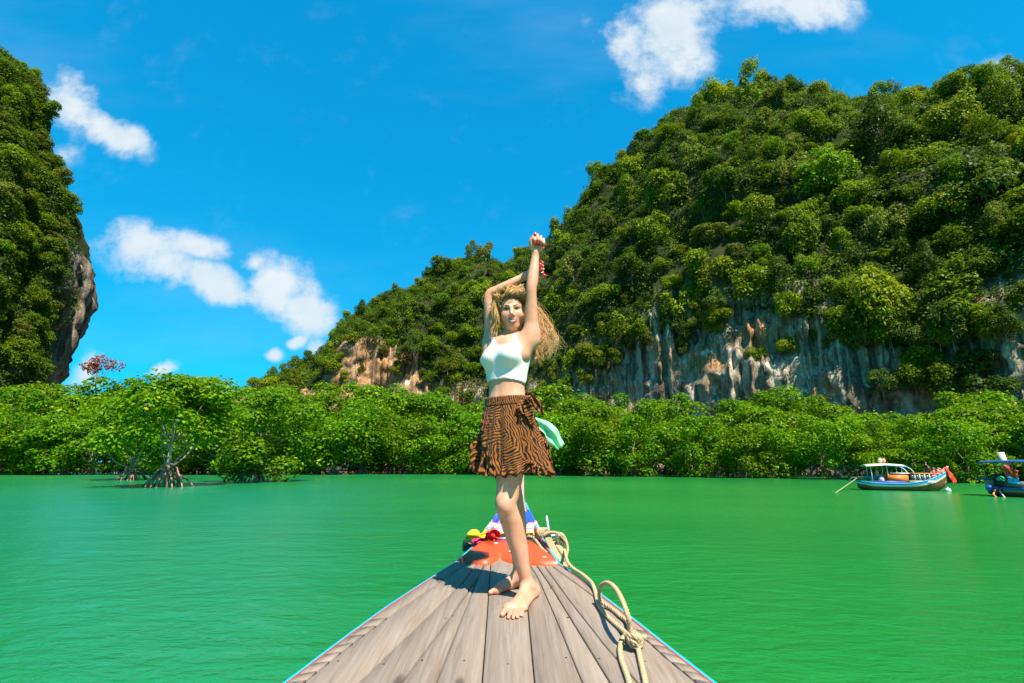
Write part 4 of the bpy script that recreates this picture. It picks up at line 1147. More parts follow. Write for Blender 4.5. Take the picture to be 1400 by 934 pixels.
# head
tilt = R(4); hp = R(9)
hf = Vector((-.05, -math.cos(hp), -math.sin(hp))).normalized(); hl = Vector((0, 0, 1)).cross(hf) * -1; hl = hf.cross(Vector((0, 0, 1))).normalized() * -1
if hl.x < 0: hl = -hl
hl = (Matrix.Rotation(tilt * .5, 3, hf) @ hl).normalized(); hu = hl.cross(hf).normalized()
if hu.z < 0: hu = -hu
HB = (hl, hf, hu)
def hp_(l, f, u): return Hc + hl * l + hf * f + hu * u
B.ell(hp_(0, -.018, .030), (.072, .092, .084), HB, .02)
B.ell(hp_(0, .022, -.020), (.062, .066, .082), HB, .03)
B.ell(hp_(0, .030, -.068), (.041, .052, .046), HB, .03)
B.ell(hp_(0, .070, -.104), (.020, .016, .014), HB, .03)
for s_ in (-1, 1):
    B.ell(hp_(.036 * s_, .056, -.038), (.027, .026, .026), HB, .025)
    B.cap(hp_(.050 * s_, .0, -.050), hp_(.018 * s_, .060, -.100), .012, .012, .025)
    B.ell(hp_(.031 * s_, .098, -.004), (.0155, .013, .0075), HB, .016, 's')
    B.cap(hp_(.012 * s_, .086, .012), hp_(.045 * s_, .070, .012), .0055, .005, .014)
    B.ell(hp_(.072 * s_, -.010, -.015), (.008, .018, .028), HB, .008)
B.cap(hp_(0, .082, .004), hp_(0, .106, -.034), .0075, .0105, .012)
for s_ in (-1, 1): B.ell(hp_(.0105 * s_, .096, -.041), (.008, .009, .007), HB, .008)
lips = []
B.ell(hp_(0, .072, -.073), (.030, .018, .016), HB, .02)

# stand flat on the planks
sl, (X_, Y_, Z_) = B.sub((-.26, 2.5, .95), (.30, 3.3, 1.10), 0)
B.F[sl] = np.maximum(B.F[sl], (DZ0 + DSL * (Y_ - 2.69) + .0015 - Z_) + 0 * X_)
BV, BF = B.mesh(2)
body_me = mesh_np('body', BV, BF, True)
# flush of lips, knees, feet, elbows: colour of the skin itself
red = np.zeros(len(BV)); lip = np.zeros(len(BV))
def seg_d(P, a, b):
    a, b = np.array(tuple(a)), np.array(tuple(b)); ab = b - a; t = np.clip(((P - a) @ ab) / (ab @ ab + 1e-9), 0, 1)
    return np.linalg.norm(P - a - t[:, None] * ab, axis=1)
near = np.linalg.norm(BV - np.array(Hc), axis=1) < .2
for a, b_, r in lips: lip[near] = np.maximum(lip[near], np.clip((r + .0026 - seg_d(BV[near], a, b_)) / .002, 0, 1))
for c, rr, w in ((kL, .07, .5), (kR, .07, .5), (eL, .05, .4), (eR, .05, .6), (pal, .06, .6), (palR, .06, .6), (dk(700, 843), .10, .9), (heelL, .07, .7), (dk(675, 810), .09, .9), (heelR, .07, .7), (hp_(.036, .07, -.04), .03, .7), (hp_(-.036, .07, -.04), .03, .7), (hp_(0, .1, -.04), .02, .6)):
    red = np.maximum(red, w * np.clip(1 - np.linalg.norm(BV - np.array(tuple(c)), axis=1) / rr, 0, 1))
for an, av in (('flush', red), ('lip', lip)):
    at = body_me.attributes.new(an, 'FLOAT', 'POINT'); at.data.foreach_set('value', av.astype(np.float32))
def skin_mat():
    m, q, b = new_mat('skin')
    fl = q.new('ShaderNodeAttribute', attribute_name='flush').outputs['Fac']; lp = q.new('ShaderNodeAttribute', attribute_name='lip').outputs['Fac']
    tc = q.new('ShaderNodeTexCoord').outputs['Object']; n = q.noise(tc, 14, 5, .6); n2 = q.noise(tc, 160, 3, .6)
    c = q.mix(q.mapr(n, .3, .7), (.575, .245, .135), (.70, .36, .225)); c = q.mix(fl, c, (.62, .185, .115)); c = q.mix(q.math('MULTIPLY', lp, .8), c, (.50, .12, .10))
    q.put(b.inputs['Base Color'], c); b.inputs['Roughness'].default_value = .48; b.inputs['Specular IOR Level'].default_value = .35
    b.inputs['Subsurface Weight'].default_value = .12; b.inputs['Subsurface Radius'].default_value = (1.0, .35, .18); b.inputs['Subsurface Scale'].default_value = .012
    q.put(b.inputs['Normal'], q.bump(n2, .08, .002)); return m
M_skin = skin_mat()
wchild(link('body', body_me, M_skin))
# face pieces
M_eye = paint('eye_white', (.55, .52, .50), .15, .02); M_iris = paint('iris', (.03, .04, .045), .15, .2, 60); M_lash = paint('lash', (.018, .012, .010), .7, .1); M_brow = paint('brow_hair', (.13, .075, .04), .8, .2, 60); M_teeth = paint('teeth', (.66, .61, .54), .2, .03)
def face_f(l, u):
    """how far forward the face stands at (l, u)"""
    for f in np.arange(.125, .02, -.0007):
        w = (np.array(tuple(hp_(l, f, u))) - B.lo) / B.h; i0 = w.astype(int); fr_ = w - i0; v = 0.0
        for dx in (0, 1):
            for dy in (0, 1):
                for dz in (0, 1): v += (fr_[0] if dx else 1 - fr_[0]) * (fr_[1] if dy else 1 - fr_[1]) * (fr_[2] if dz else 1 - fr_[2]) * B.F[i0[0] + dx, i0[1] + dy, i0[2] + dz]
        if v < 0: return f
    return .05
def on_face(l, u, d=0.0): return hp_(l, face_f(l, u) + d, u)
HM = np.array([tuple(v) for v in HB]).T
for s_ in (-1, 1):
    fe = face_f(.031 * s_, -.005)
    mb = MB(); mb.ellipsoid(hp_(.031 * s_, fe - .0060, -.005), (.0125, .0085, .0052), 16, 10, HM); ey = wchild(mb.build('eyeball', M_eye, smooth=True))
    mb = MB(); mb.ellipsoid(hp_(.031 * s_ - .001, fe + .0012, -.0045), (.0052, .0022, .0050), 12, 8, HM); wchild(mb.build('iris', M_iris, smooth=True), ey)
    mb = MB(); mb.tube([on_face(s_ * .0155, -.0035, .001), on_face(s_ * .0250, .0015, .0022), on_face(s_ * .036, .0020, .0022), on_face(s_ * .049, -.0020, .001)], [.0014, .0024, .0028, .0018], 6)
    mb.tube([on_face(s_ * .018, -.0085, .0), on_face(s_ * .031, -.0110, .0005), on_face(s_ * .046, -.0070, .0)], [.0008, .0013, .0010], 6); wchild(mb.build('eyelashes', M_lash, smooth=True))
    mb = MB(); mb.tube([on_face(s_ * .012, .0125, .0), on_face(s_ * .021, .0165, .0005), on_face(s_ * .034, .0190, .0005), on_face(s_ * .051, .0140, 0)], [.0026, .0030, .0028, .0012], 6); wchild(mb.build('eyebrow', M_brow, smooth=True))
M_lip = paint('lips', (.46, .070, .065), .35, .12, 60)
def smile(l, base, lift): return base + lift * (abs(l) / .028) ** 2
tx = np.linspace(-.0225, .0225, 12)
mb = MB(); mb.grid(np.array([[tuple(on_face(x, smile(x, -.0685, .0065), .0022)) for x in tx], [tuple(on_face(x, smile(x, -.0735, .0080), .0034)) for x in tx], [tuple(on_face(x, smile(x, -.0790, .0105), .0022)) for x in tx]])); wchild(mb.build('teeth', M_teeth, smooth=True))
tx = np.linspace(-.0310, .0310, 13)
mb = MB(); mb.tube([on_face(x, smile(x, -.0665 - (.001 if abs(x) < .003 else 0), .0052), .0010) for x in tx], .0042 * np.clip(1.05 - (np.abs(tx) / .034) ** 2, .25, 1), 8); wchild(mb.build('upper_lip', M_lip, smooth=True))
mb = MB(); mb.tube([on_face(x, smile(x, -.0835, .0190), .0012) for x in tx], .0054 * np.clip(1.05 - (np.abs(tx) / .034) ** 2, .2, 1), 8); wchild(mb.build('lower_lip', M_lip, smooth=True))
M_nail = paint('red_nail_varnish', (.62, .008, .018), .12, .05, spec=.7)
for c, nr, ax, r in nails:
    nr = nr.normalized(); ax = (ax - nr * ax.dot(nr)).normalized(); w = nr.cross(ax)
    mb = MB(); mb.ellipsoid(c, (r * .95, r * .40, r * 1.35), 10, 7, np.array([tuple(w), tuple(nr), tuple(ax)]).T); wchild(mb.build('fingernail', M_nail, smooth=True))

# ---- white ribbed crop top: follows the torso, cut along hem, armholes and neckline
def poly_sdf(PX, PZ, poly):
    poly = np.array(poly, np.float32); d = np.full(np.broadcast(PX, PZ).shape, 1e9, np.float32); sgn = np.ones_like(d)
    n = len(poly)
    for i in range(n):
        a, b = poly[i], poly[i - 1]
        ex, ez = b - a; wx, wz = PX - a[0], PZ - a[1]
        t = np.clip((wx * ex + wz * ez) / (ex * ex + ez * ez + 1e-12), 0, 1)
        d = np.minimum(d, (wx - ex * t) ** 2 + (wz - ez * t) ** 2)
        c1 = PZ >= a[1]; c2 = PZ < b[1]; c3 = ex * wz > ez * wx
        flip = (c1 & c2 & c3) | (~c1 & ~c2 & ~c3); sgn = np.where(flip, -sgn, sgn)
    return sgn * np.sqrt(d)
lo_, hi_ = (-.24, 2.70, U_(690, 530, 2.88).z - .03), (.20, 3.12, Sc.z + .10)
C = Field(lo_, hi_, .004)
a0 = np.round((C.lo - B.lo) / B.h).astype(int); C.lo = B.lo + a0 * B.h
tor = torso[a0[0]:a0[0] + C.n[0], a0[1]:a0[1] + C.n[1], a0[2]:a0[2] + C.n[2]]; C.n = np.array(tor.shape); C.F = tor.copy()
_, (X_, Y_, Z_) = C.sub(C.lo, C.lo + C.h * (C.n - 1), 0)
def tl(px, py): 
    p = U_(px, py, 2.82); return p.x, p.z
front = [tl(*p) for p in ((640, 519), (660, 520), (690, 518.5), (712, 522), (731, 529), (745, 530), (740, 500), (729, 493), (719, 484), (711, 474), (707.5, 464), (706.5, 455), (702, 455), (700.5, 464), (696, 470), (689, 473.5), (682, 472), (678, 467), (676, 458), (671.5, 458), (671, 468), (665, 478), (659, 486), (640, 500))]
back = [tl(*p) for p in ((630, 520), (760, 520), (760, 488), (722, 476), (712, 456), (706, 456), (704, 478), (694, 482), (684, 478), (680, 456), (674, 456), (670, 476), (630, 490))]
fs_ = (X_ - Cc.x) * Fv.x + (Y_ - Cc.y) * Fv.y + 0 * Z_
pf, pb = poly_sdf(X_ + 0 * Z_, Z_ + 0 * X_, front), poly_sdf(X_ + 0 * Z_, Z_ + 0 * X_, back)
rib = .0
d = np.maximum(C.F - .0085, np.where(fs_ > -.005, pf, pb))
hem_roll = np.sin(X_ * 90) * .0015
d = np.maximum(d, .004 - (tor + .006))          # hollow inside
C.F = d.astype(np.float32)
for s_, l0, l1 in ((1, .050, .055), (-1, -.062, -.07)):
    pass
tV, tF = C.mesh(2); top_me = mesh_np('crop_top', tV, tF, True)
m_top, q, b = new_mat('white_rib_knit')
tc = q.new('ShaderNodeTexCoord').outputs['Object']
ang_ = q.math('ARCTAN2', q.math('SUBTRACT', q.sep(tc)[1], Cc.y), q.math('SUBTRACT', q.sep(tc)[0], Cc.x))
ribs = q.math('SINE', q.math('MULTIPLY', ang_, 95.0)); nn = q.noise(tc, 22, 4, .6)
q.put(b.inputs['Base Color'], q.mix(nn, (.68, .645, .58), (.76, .725, .66))); b.inputs['Roughness'].default_value = .85; b.inputs['Specular IOR Level'].default_value = .15; b.inputs['Sheen Weight'].default_value = .15
q.put(b.inputs['Normal'], q.bump(q.math('ADD', q.math('MULTIPLY', ribs, .16), q.math('MULTIPLY', nn, 1.0)), .35, .005))
wchild(link('crop_top', top_me, m_top))

# ---- tiger-print wrap skirt
def tiger_mat():
    m, q, b = new_mat('tiger_print')
    pu = q.new('ShaderNodeAttribute', attribute_name='pu').outputs['Fac']; pv = q.new('ShaderNodeAttribute', attribute_name='pv').outputs['Fac']
    v = q.comb(pu, pv, 0)
    w = q.noise(v, 5.5, 3, .5, out=1)
    vw = q.vmath('ADD', v, q.mapping(w, loc=(-.055, -.055, 0), scale=(.11, .11, 0)))
    w2 = q.noise(v, 22, 2, .5, out=1); vw = q.vmath('ADD', vw, q.mapping(w2, loc=(-.008, -.008, 0), scale=(.016, .016, 0)))
    zone = q.mapr(q.noise(q.mapping(v, loc=(1.3, .4, 0)), 4.2, 1, .4), .42, .58, 0, 1, True)
    x, y, _ = q.sep(vw)
    s1 = q.math('SINE', q.math('MULTIPLY', q.math('ADD', q.math('MULTIPLY', x, .97), q.math('MULTIPLY', y, .25)), 400.0))
    s2 = q.math('SINE', q.math('MULTIPLY', q.math('ADD', q.math('MULTIPLY', x, -.35), q.math('MULTIPLY', y, .93)), 400.0))
    st = q.math('ADD', q.math('MULTIPLY', s1, q.math('SUBTRACT', 1.0, zone)), q.math('MULTIPLY', s2, zone))
    st = q.math('ADD', st, q.math('MULTIPLY', q.math('SUBTRACT', q.noise(q.mapping(v, scale=(1, .5, 1)), 60, 3, .6), .5), 2.6))
    f = q.mapr(st, -.06, .20, 1, 0, True)
    c = q.mix(q.noise(v, 30, 3, .6), (.25, .072, .005), (.38, .125, .012))
    c = q.mix(f, c, (.012, .010, .010))
    q.put(b.inputs['Base Color'], c); b.inputs['Roughness'].default_value = .75; b.inputs['Specular IOR Level'].default_value = .2; b.inputs['Sheen Weight'].default_value = .1
    q.put(b.inputs['Normal'], q.bump(q.noise(v, 120, 3, .6), .15, .002))
    tr = q.new('ShaderNodeBsdfTranslucent'); q.put(tr.inputs[0], c); mx = q.new('ShaderNodeMixShader'); mx.inputs[0].default_value = .12
    q.l.new(b.outputs[0], mx.inputs[1]); q.l.new(tr.outputs[0], mx.inputs[2]); q.l.new(mx.outputs[0], q.n['Material Output'].inputs[0])
    return m
M_tiger = tiger_mat()
def cloth_grid(name, P, pu, pv, parent=None, thick=.0016, closed=False):
    mb = MB(); mb.grid(P, closed); me = mb.mesh(name, True)
    for an, av in (('pu', pu), ('pv', pv)):
        at = me.attributes.new(an, 'FLOAT', 'POINT'); at.data.foreach_set('value', np.asarray(av, np.float32).ravel())
    o = wchild(link(name, me, M_tiger), parent)
    md = o.modifiers.new('cloth_thickness', 'SOLIDIFY'); md.thickness = thick; md.offset = 0
    return o
wst, hemc = U_(693, 545, 2.885), U_(700, 648, 2.90)
ztop, zbot = wst.z + .004, hemc.z
def skirt_pt(th, v, lift=0.0):
    """th: angle round the body from her left (Lv) towards her front (Fv); v: 0 waist .. 1 hem"""
    th = np.asarray(th, float); v = np.asarray(v, float)
    a = np.interp(v, [0, .08, .35, .7, 1], [.122, .126, .156, .176, .188]); c = np.interp(v, [0, .08, .35, .7, 1], [.096, .100, .130, .160, .176])
    k = v ** 1.4
    fold = k * (.013 * np.sin(7 * th + 1.1) + .010 * np.sin(11 * th + 2.3 + v) + .007 * np.sin(17 * th - v * 2)) + (v > .02) * .003 * np.sin(23 * th + 3 * np.sin(3 * th)) * np.clip(v * 3, .3, 1)
    ruf = np.clip((v - .84) / .16, 0, 1)
    fold = fold + ruf * (.012 * np.sin(31 * th + 2 * np.sin(4 * th)) + .010) 
    # flare on the wind side (her left, and behind)
    fl = k * .030 * np.clip(np.cos(th + .5), 0, 1) ** 2
    rad_a, rad_c = a + fold + fl + lift, c + fold + fl * .6 + lift
    cx = wst.x + (hemc.x - wst.x) * v; cy = wst.y + (hemc.y - wst.y) * v
    l, f = rad_a * np.cos(th), rad_c * np.sin(th)
    z = ztop + (zbot - ztop) * v + ruf * .008 * np.sin(23 * th + 1) + k * .012 * np.sin(3 * th + .4) 
    return np.stack([cx + l * Lv.x + f * Fv.x, cy + l * Lv.y + f * Fv.y, z], -1)
TH, VV = np.meshgrid(np.linspace(0, 2 * math.pi, 420, endpoint=False), np.linspace(.05, 1, 60))
skirt = cloth_grid('skirt', skirt_pt(TH, VV), TH * .17, VV * .44, closed=True)
# overlapping wrap panel with its own flounced edge
tA, tB = R(-12), R(150)
n_t, n_v = 260, 60
T2, V2 = np.meshgrid(np.linspace(0, 1, n_t), np.linspace(0.05, 1, n_v))
edge_th = tB - (tB - R(88)) * np.clip(V2 * 1.1, 0, 1) ** 1.5
TH2 = tA + (edge_th - tA) * T2
ruf2 = np.clip((T2 - .9) / .1, 0, 1) * (.006 * np.sin(V2 * 60) + .006)
cloth_grid('wrap_panel', skirt_pt(TH2, V2 * .985, .0055 + ruf2), TH2 * .17 + .37, V2 * .44 + .6, skirt)
# side flounces
def flounce(th0, v0, th1, v1, out, seed, nm='flounce', drop=.03):
    n, m = 80, 8; t = np.linspace(0, 1, n)
    base = skirt_pt(th0 + (th1 - th0) * t, v0 + (v1 - v0) * t, .004)
    base2 = skirt_pt(th0 + (th1 - th0) * t, v0 + (v1 - v0) * t, .06) - base; base2 /= np.linalg.norm(base2, axis=1)[:, None]
    rows = []
    env = np.clip(t * 4, .25, 1) * np.clip((1 - t) * 5, .4, 1)
    for j in np.linspace(0, 1, m):
        o = base + base2 * (out * j * env)[:, None] + np.array([0, 0, 1.0]) * (-drop * j * j * env + .022 * j * env * np.sin(t * 28 + seed))[:, None] + np.cross(base2, [0, 0, 1.0]) * (.018 * j * env * np.cos(t * 28 + seed))[:, None]
        rows.append(o)
    PU = np.tile(t * .35 + seed, (m, 1)); PV = np.tile(np.linspace(0, .05, m)[:, None] + seed, (1, n))
    cloth_grid(nm, np.array(rows), PU, PV, skirt)
flounce(R(150), .50, R(143), .98, .055, 2.0)      # left of the picture, lifted by the wind
flounce(R(178), .60, R(172), 1.0, .035, 5.0)
flounce(R(-12), .35, R(-20), 1.0, .040, 3.1)
flounce(R(40), .82, R(8), 1.0, .030, 7.7)
# waistband, knot and tails
TH, VV = np.meshgrid(np.linspace(0, 2 * math.pi, 240, endpoint=False), np.linspace(0, .13, 7))
Pw = skirt_pt(TH, VV * .9, .007) + np.stack([0 * TH, 0 * TH, .004 * np.sin(TH * 2 + 1)], -1)
cloth_grid('waistband', Pw, TH * .17 + .9, VV * .44 + .2, skirt, .003, True)
kn = U_(717.5, 546, 2.765)
mb = MB(); mb.ellipsoid(kn, (.017, .015, .024), 14, 9); mb.ellipsoid(kn + Vector((-.004, -.006, -.012)), (.012, .012, .018), 12, 8)
me = mb.mesh('tie_knot', True)
for an in ('pu', 'pv'):
    at = me.attributes.new(an, 'FLOAT', 'POINT'); at.data.foreach_set('value', np.array([v.co.x * 1.0 + v.co.z * (1 if an == 'pv' else 0) for v in me.vertices], np.float32))
wchild(link('tie_knot', me, M_tiger), skirt)
def tail(pts, width, seed):
    o = rag('tie_tail', None, pts, width, M_tiger, seed, 1.3, .010, n=24, m=7)
    me = o.data; co = np.array([v.co for v in me.vertices])
    for an, av in (('pu', co[:, 0] + seed), ('pv', co[:, 2])):
        at = me.attributes.new(an, 'FLOAT', 'POINT'); at.data.foreach_set('value', av.astype(np.float32))
    wchild(o, skirt)
tail([kn, U_(722, 541, 2.76), U_(730, 549, 2.78), U_(738, 559, 2.80), U_(743.5, 567, 2.81)], [.02, .045, .055, .045, .012], 1)
tail([kn, U_(713, 556, 2.745), U_(711, 566, 2.74), U_(712.5, 576, 2.745)], [.02, .05, .05, .02], 2)
tail([kn, U_(721, 553, 2.75), U_(725, 566, 2.75), U_(730, 581, 2.76)], [.02, .045, .06, .03], 3)

# ---- hair: wind-blown waves of strands over a close cap
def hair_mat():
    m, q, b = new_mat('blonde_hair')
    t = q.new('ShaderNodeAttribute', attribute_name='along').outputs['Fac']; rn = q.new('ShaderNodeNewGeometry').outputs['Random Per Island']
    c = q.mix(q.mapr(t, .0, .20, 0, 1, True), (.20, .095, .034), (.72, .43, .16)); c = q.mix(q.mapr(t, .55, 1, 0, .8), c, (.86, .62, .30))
    hs = q.new('ShaderNodeHueSaturation'); q.put(hs.inputs['Value'], q.mapr(rn, 0, 1, .65, 1.35)); q.put(hs.inputs['Color'], c)
    q.put(b.inputs['Base Color'], hs.outputs[0]); b.inputs['Roughness'].default_value = .42; b.inputs['Specular IOR Level'].default_value = .5
    tr = q.new('ShaderNodeBsdfTranslucent'); q.put(tr.inputs[0], hs.outputs[0]); mx = q.new('ShaderNodeMixShader'); mx.inputs[0].default_value = .3
    q.l.new(b.outputs[0], mx.inputs[1]); q.l.new(tr.outputs[0], mx.inputs[2]); q.l.new(mx.outputs[0], q.n['Material Output'].inputs[0])
    return m
M_hair = hair_mat()
hb = MB(); along = []
rh = np.random.default_rng(4)
def strands(guides, n, spread, curl, r0=.0013, npts=18, tail_var=.25, per=24):
    """guides: list of guide paths; strands hang in wavy locks, each lock between two guides"""
    GS = [spline(gd, npts) for gd in guides]
    t = np.linspace(0, 1, npts)[:, None]
    for c_ in range(max(1, n // per)):
        k = rh.integers(0, len(GS)); k2 = min(k + 1, len(GS) - 1); f = rh.random()
        P0 = GS[k] * (1 - f) + GS[k2] * f + rh.normal(size=3) * spread * (.5 + .8 * t)
        ph = rh.uniform(0, 6.28, 3); fr = rh.uniform(1.2, 2.2); amp = curl * rh.uniform(.7, 1.7); l0 = 1 - tail_var * rh.random()
        P0 = P0 + amp * np.clip(t * 1.6, 0, 1) * np.concatenate([np.sin(t * 6.28 * fr + ph[0]), np.cos(t * 6.28 * fr + ph[1]), .6 * np.sin(t * 6.28 * fr + ph[2])], 1)
        for _ in range(per):
            P = P0 + rh.normal(size=3) * spread * (.30 + .22 * np.sin(t * 3.14) + .10 * t)
            q2 = rh.uniform(0, 6.28, 3); P = P + curl * .16 * t * np.concatenate([np.sin(t * 9 + q2[0]), np.cos(t * 11 + q2[1]), np.sin(t * 10 + q2[2])], 1)
            m = max(6, int(npts * l0 * rh.uniform(.88, 1))); Pm = P[:m]
            rr = r0 * rh.uniform(.7, 1.4) * (1 - .75 * np.linspace(0, 1, m) ** 2)
            hb.tube(Pm, rr, 4, cap=False); along.extend(np.repeat(t[:m, 0], 4))
# cap over the skull, open at the face
HF = Field(tuple(np.array(Hc) - .15), tuple(np.array(Hc) + .16), .005)
HF.ell(hp_(0, -.022, .034), (.080, .098, .090), HB, .02); HF.ell(hp_(0, -.05, -.03), (.072, .06, .08), HB, .05)
HF.ell(hp_(0, .112, -.028), (.069, .095, .098), HB, .012, 's'); HF.ell(hp_(0, .03, -.13), (.09, .12, .06), HB, .02, 's')
hv, hq = HF.mesh(1); hv = hv + np.repeat(fbm(hv * 40, 3, 3)[:, None] * .004, 3, 1); hb.add(hv, [hq]); along.extend(np.full(len(hv), .12))
# crown hair swept up and over towards the wind side
rows_ = []
for l in np.linspace(-.034, .064, 8):
    k = (l + .034) / .098; b_ = 1 - (l / .07) ** 2
    rows_.append([hp_(l, .068 - 9 * l * l, .064 - 9 * l * l), hp_(l * 1.15 + .008, .080 - 8 * l * l, .080 + .012 * b_ - 3 * l * l), hp_(l * 1.05 + .022, .058, .098 + .010 * b_), hp_(l * .75 + .046, .010, .096 + .010 * b_), hp_(.072 + .022 * k, -.045, .055 + .02 * b_), hp_(.092 + .03 * k, -.075, -.02), hp_(.11 + .035 * k, -.085, -.10)])
strands(rows_, 1400, .0065, .010, .0010)
back_ = [[hp_(l, .02, .105), hp_(l * 1.2 + .01, .0, .138), hp_(l + .04, -.05, .122), hp_(l * .6 + .075, -.085, .06), hp_(.10, -.09, -.03), hp_(.12, -.085, -.11)] for l in (-.05, -.03, -.01, .02, .05)]
strands(back_, 600, .009, .014, .0010)
side_ = [[hp_(l, .062 - 8 * l * l, .066 - 6 * l * l), hp_(l * 1.4 - .006, .066, .080), hp_(l * 1.6 - .008, .045, .050), hp_(l * 1.45 - .012, .032, .010), hp_(l * 1.35 - .018, .032, -.035), hp_(l * 1.4 - .02, .03, -.08), hp_(l * 1.3 - .02, .03, -.12)] for l in (-.030, -.040, -.050, -.058)]
strands(side_, 320, .0075, .012, .0010)
flip_ = [[hp_(-.02, .03, .110), hp_(-.06, .03, .130), hp_(-.085, .02, .100), hp_(-.105, .03, .070), hp_(-.095, .05, .045), hp_(-.075, .06, .050)], [hp_(-.03, .0, .110), hp_(-.06, .0, .118), hp_(-.09, .0, .085), hp_(-.10, .02, .030), hp_(-.09, .04, .010), hp_(-.08, .05, .02)]]
strands(flip_, 150, .009, .014, .0009)
# mass streaming to the wind side behind the raised arm
mass = []
for k in np.linspace(0, 1, 7):
    mass.append([U_(706 + 6 * k, 402 + 10 * k, 2.95), U_(720 + 4 * k, 408 + 14 * k, 2.98), U_(731 + 3 * k, 424 + 12 * k, 2.98), U_(746 - 8 * k, 442 + 8 * k, 2.97), U_(753 - 12 * k, 462 + 8 * k, 2.96), U_(754 - 20 * k, 476 + 12 * k, 2.95), U_(748 - 18 * k, 488 + 5 * k, 2.94)])
strands(mass, 1500, .012, .021, .0012)
mass2 = [[U_(712, 415, 2.96), U_(724, 428, 2.97), U_(736, 446, 2.96), U_(742, 462, 2.95), U_(738, 478, 2.94), U_(731, 491, 2.93)], [U_(710, 430, 2.98), U_(720, 446, 2.98), U_(728, 462, 2.97), U_(731, 476, 2.95), U_(728, 486, 2.94), U_(726, 494, 2.93)]]
strands(mass2, 700, .012, .021, .0012)
# left side: waves falling beside the face
left = []
for k in np.linspace(0, 1, 5):
    left.append([U_(687 - 3 * k, 405 + 8 * k, 2.86), U_(678 - 2 * k, 408 + 10 * k, 2.85), U_(675 + 3 * k, 426 + 4 * k, 2.845), U_(677 + 2 * k, 442, 2.85), U_(673 + 4 * k, 456, 2.86), U_(677 + 3 * k, 468 + 2 * k, 2.865)])
strands(left, 220, .0045, .010, .0010)
# lock on the right cheek, loose hairs
lock = [[U_(714, 408, 2.85), U_(719, 417, 2.84), U_(719.5, 427, 2.83), U_(715, 434, 2.82), U_(717, 440, 2.825)], [U_(713, 404, 2.86), U_(721, 412, 2.85), U_(721, 424, 2.84), U_(718, 434, 2.84), U_(719, 446, 2.85)]]
strands(lock, 140, .005, .009, .0009)
strands(rows_, 60, .022, .026, .0006, per=2); strands(mass, 110, .024, .034, .0007, per=2); strands(flip_, 24, .02, .026, .0006, per=2)
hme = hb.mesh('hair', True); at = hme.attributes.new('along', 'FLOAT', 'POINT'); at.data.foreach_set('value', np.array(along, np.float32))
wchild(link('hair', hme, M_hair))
# ================================================================== BOATS LYING OFF THE SHORE
M_white = paint('white_paint', (.72, .70, .66), .45, .12, 5, dirt=(.35, .30, .24))
M_orange = paint('orange_cover', (.80, .17, .02), .55, .15, 4)
M_orange2 = paint('orange_roof_edge', (.72, .22, .06), .5, .15, 4)
M_navy = paint('navy_blue_paint', (.02, .09, .26), .4, .2, 4, wear=(.12, .22, .32))
M_sky = paint('sky_blue_paint', (.03, .33, .58), .4, .2, 5, wear=(.35, .42, .45))
M_purple = paint('violet_paint', (.10, .08, .36), .45, .2, 5)
M_cream = paint('cream_paint', (.66, .58, .42), .5, .15, 5)
M_grey = paint('grey_metal', (.22, .23, .24), .4, .3, 7, metal=.4)
M_black = paint('black_rubber', (.015, .015, .017), .6, .3, 7)
M_teal = paint('teal_paint', (.03, .18, .20), .45, .2, 5)
M_tanw = paint('tan_wood', (.30, .19, .10), .6, .25, 6)
M_skin2 = paint('far_skin', (.42, .22, .14), .6, .12, 9)
M_cl_black = paint('black_shirt', (.02, .02, .024), .8, .2, 9); M_cl_white = paint('pale_shirt', (.6, .6, .62), .8, .1, 9)
M_hairb = paint('black_hair', (.012, .010, .009), .6, .2, 20)
M_glass = paint('dark_window', (.05, .06, .07), .1, .2, 3, spec=.8)
M_salmon = cloth_mat('salmon_cloth', [(.72, .27, .19)]); M_redor = cloth_mat('red_orange_cloth', [(.80, .075, .02)]); M_green_c = cloth_mat('green_cloth', [(.03, .45, .20)])

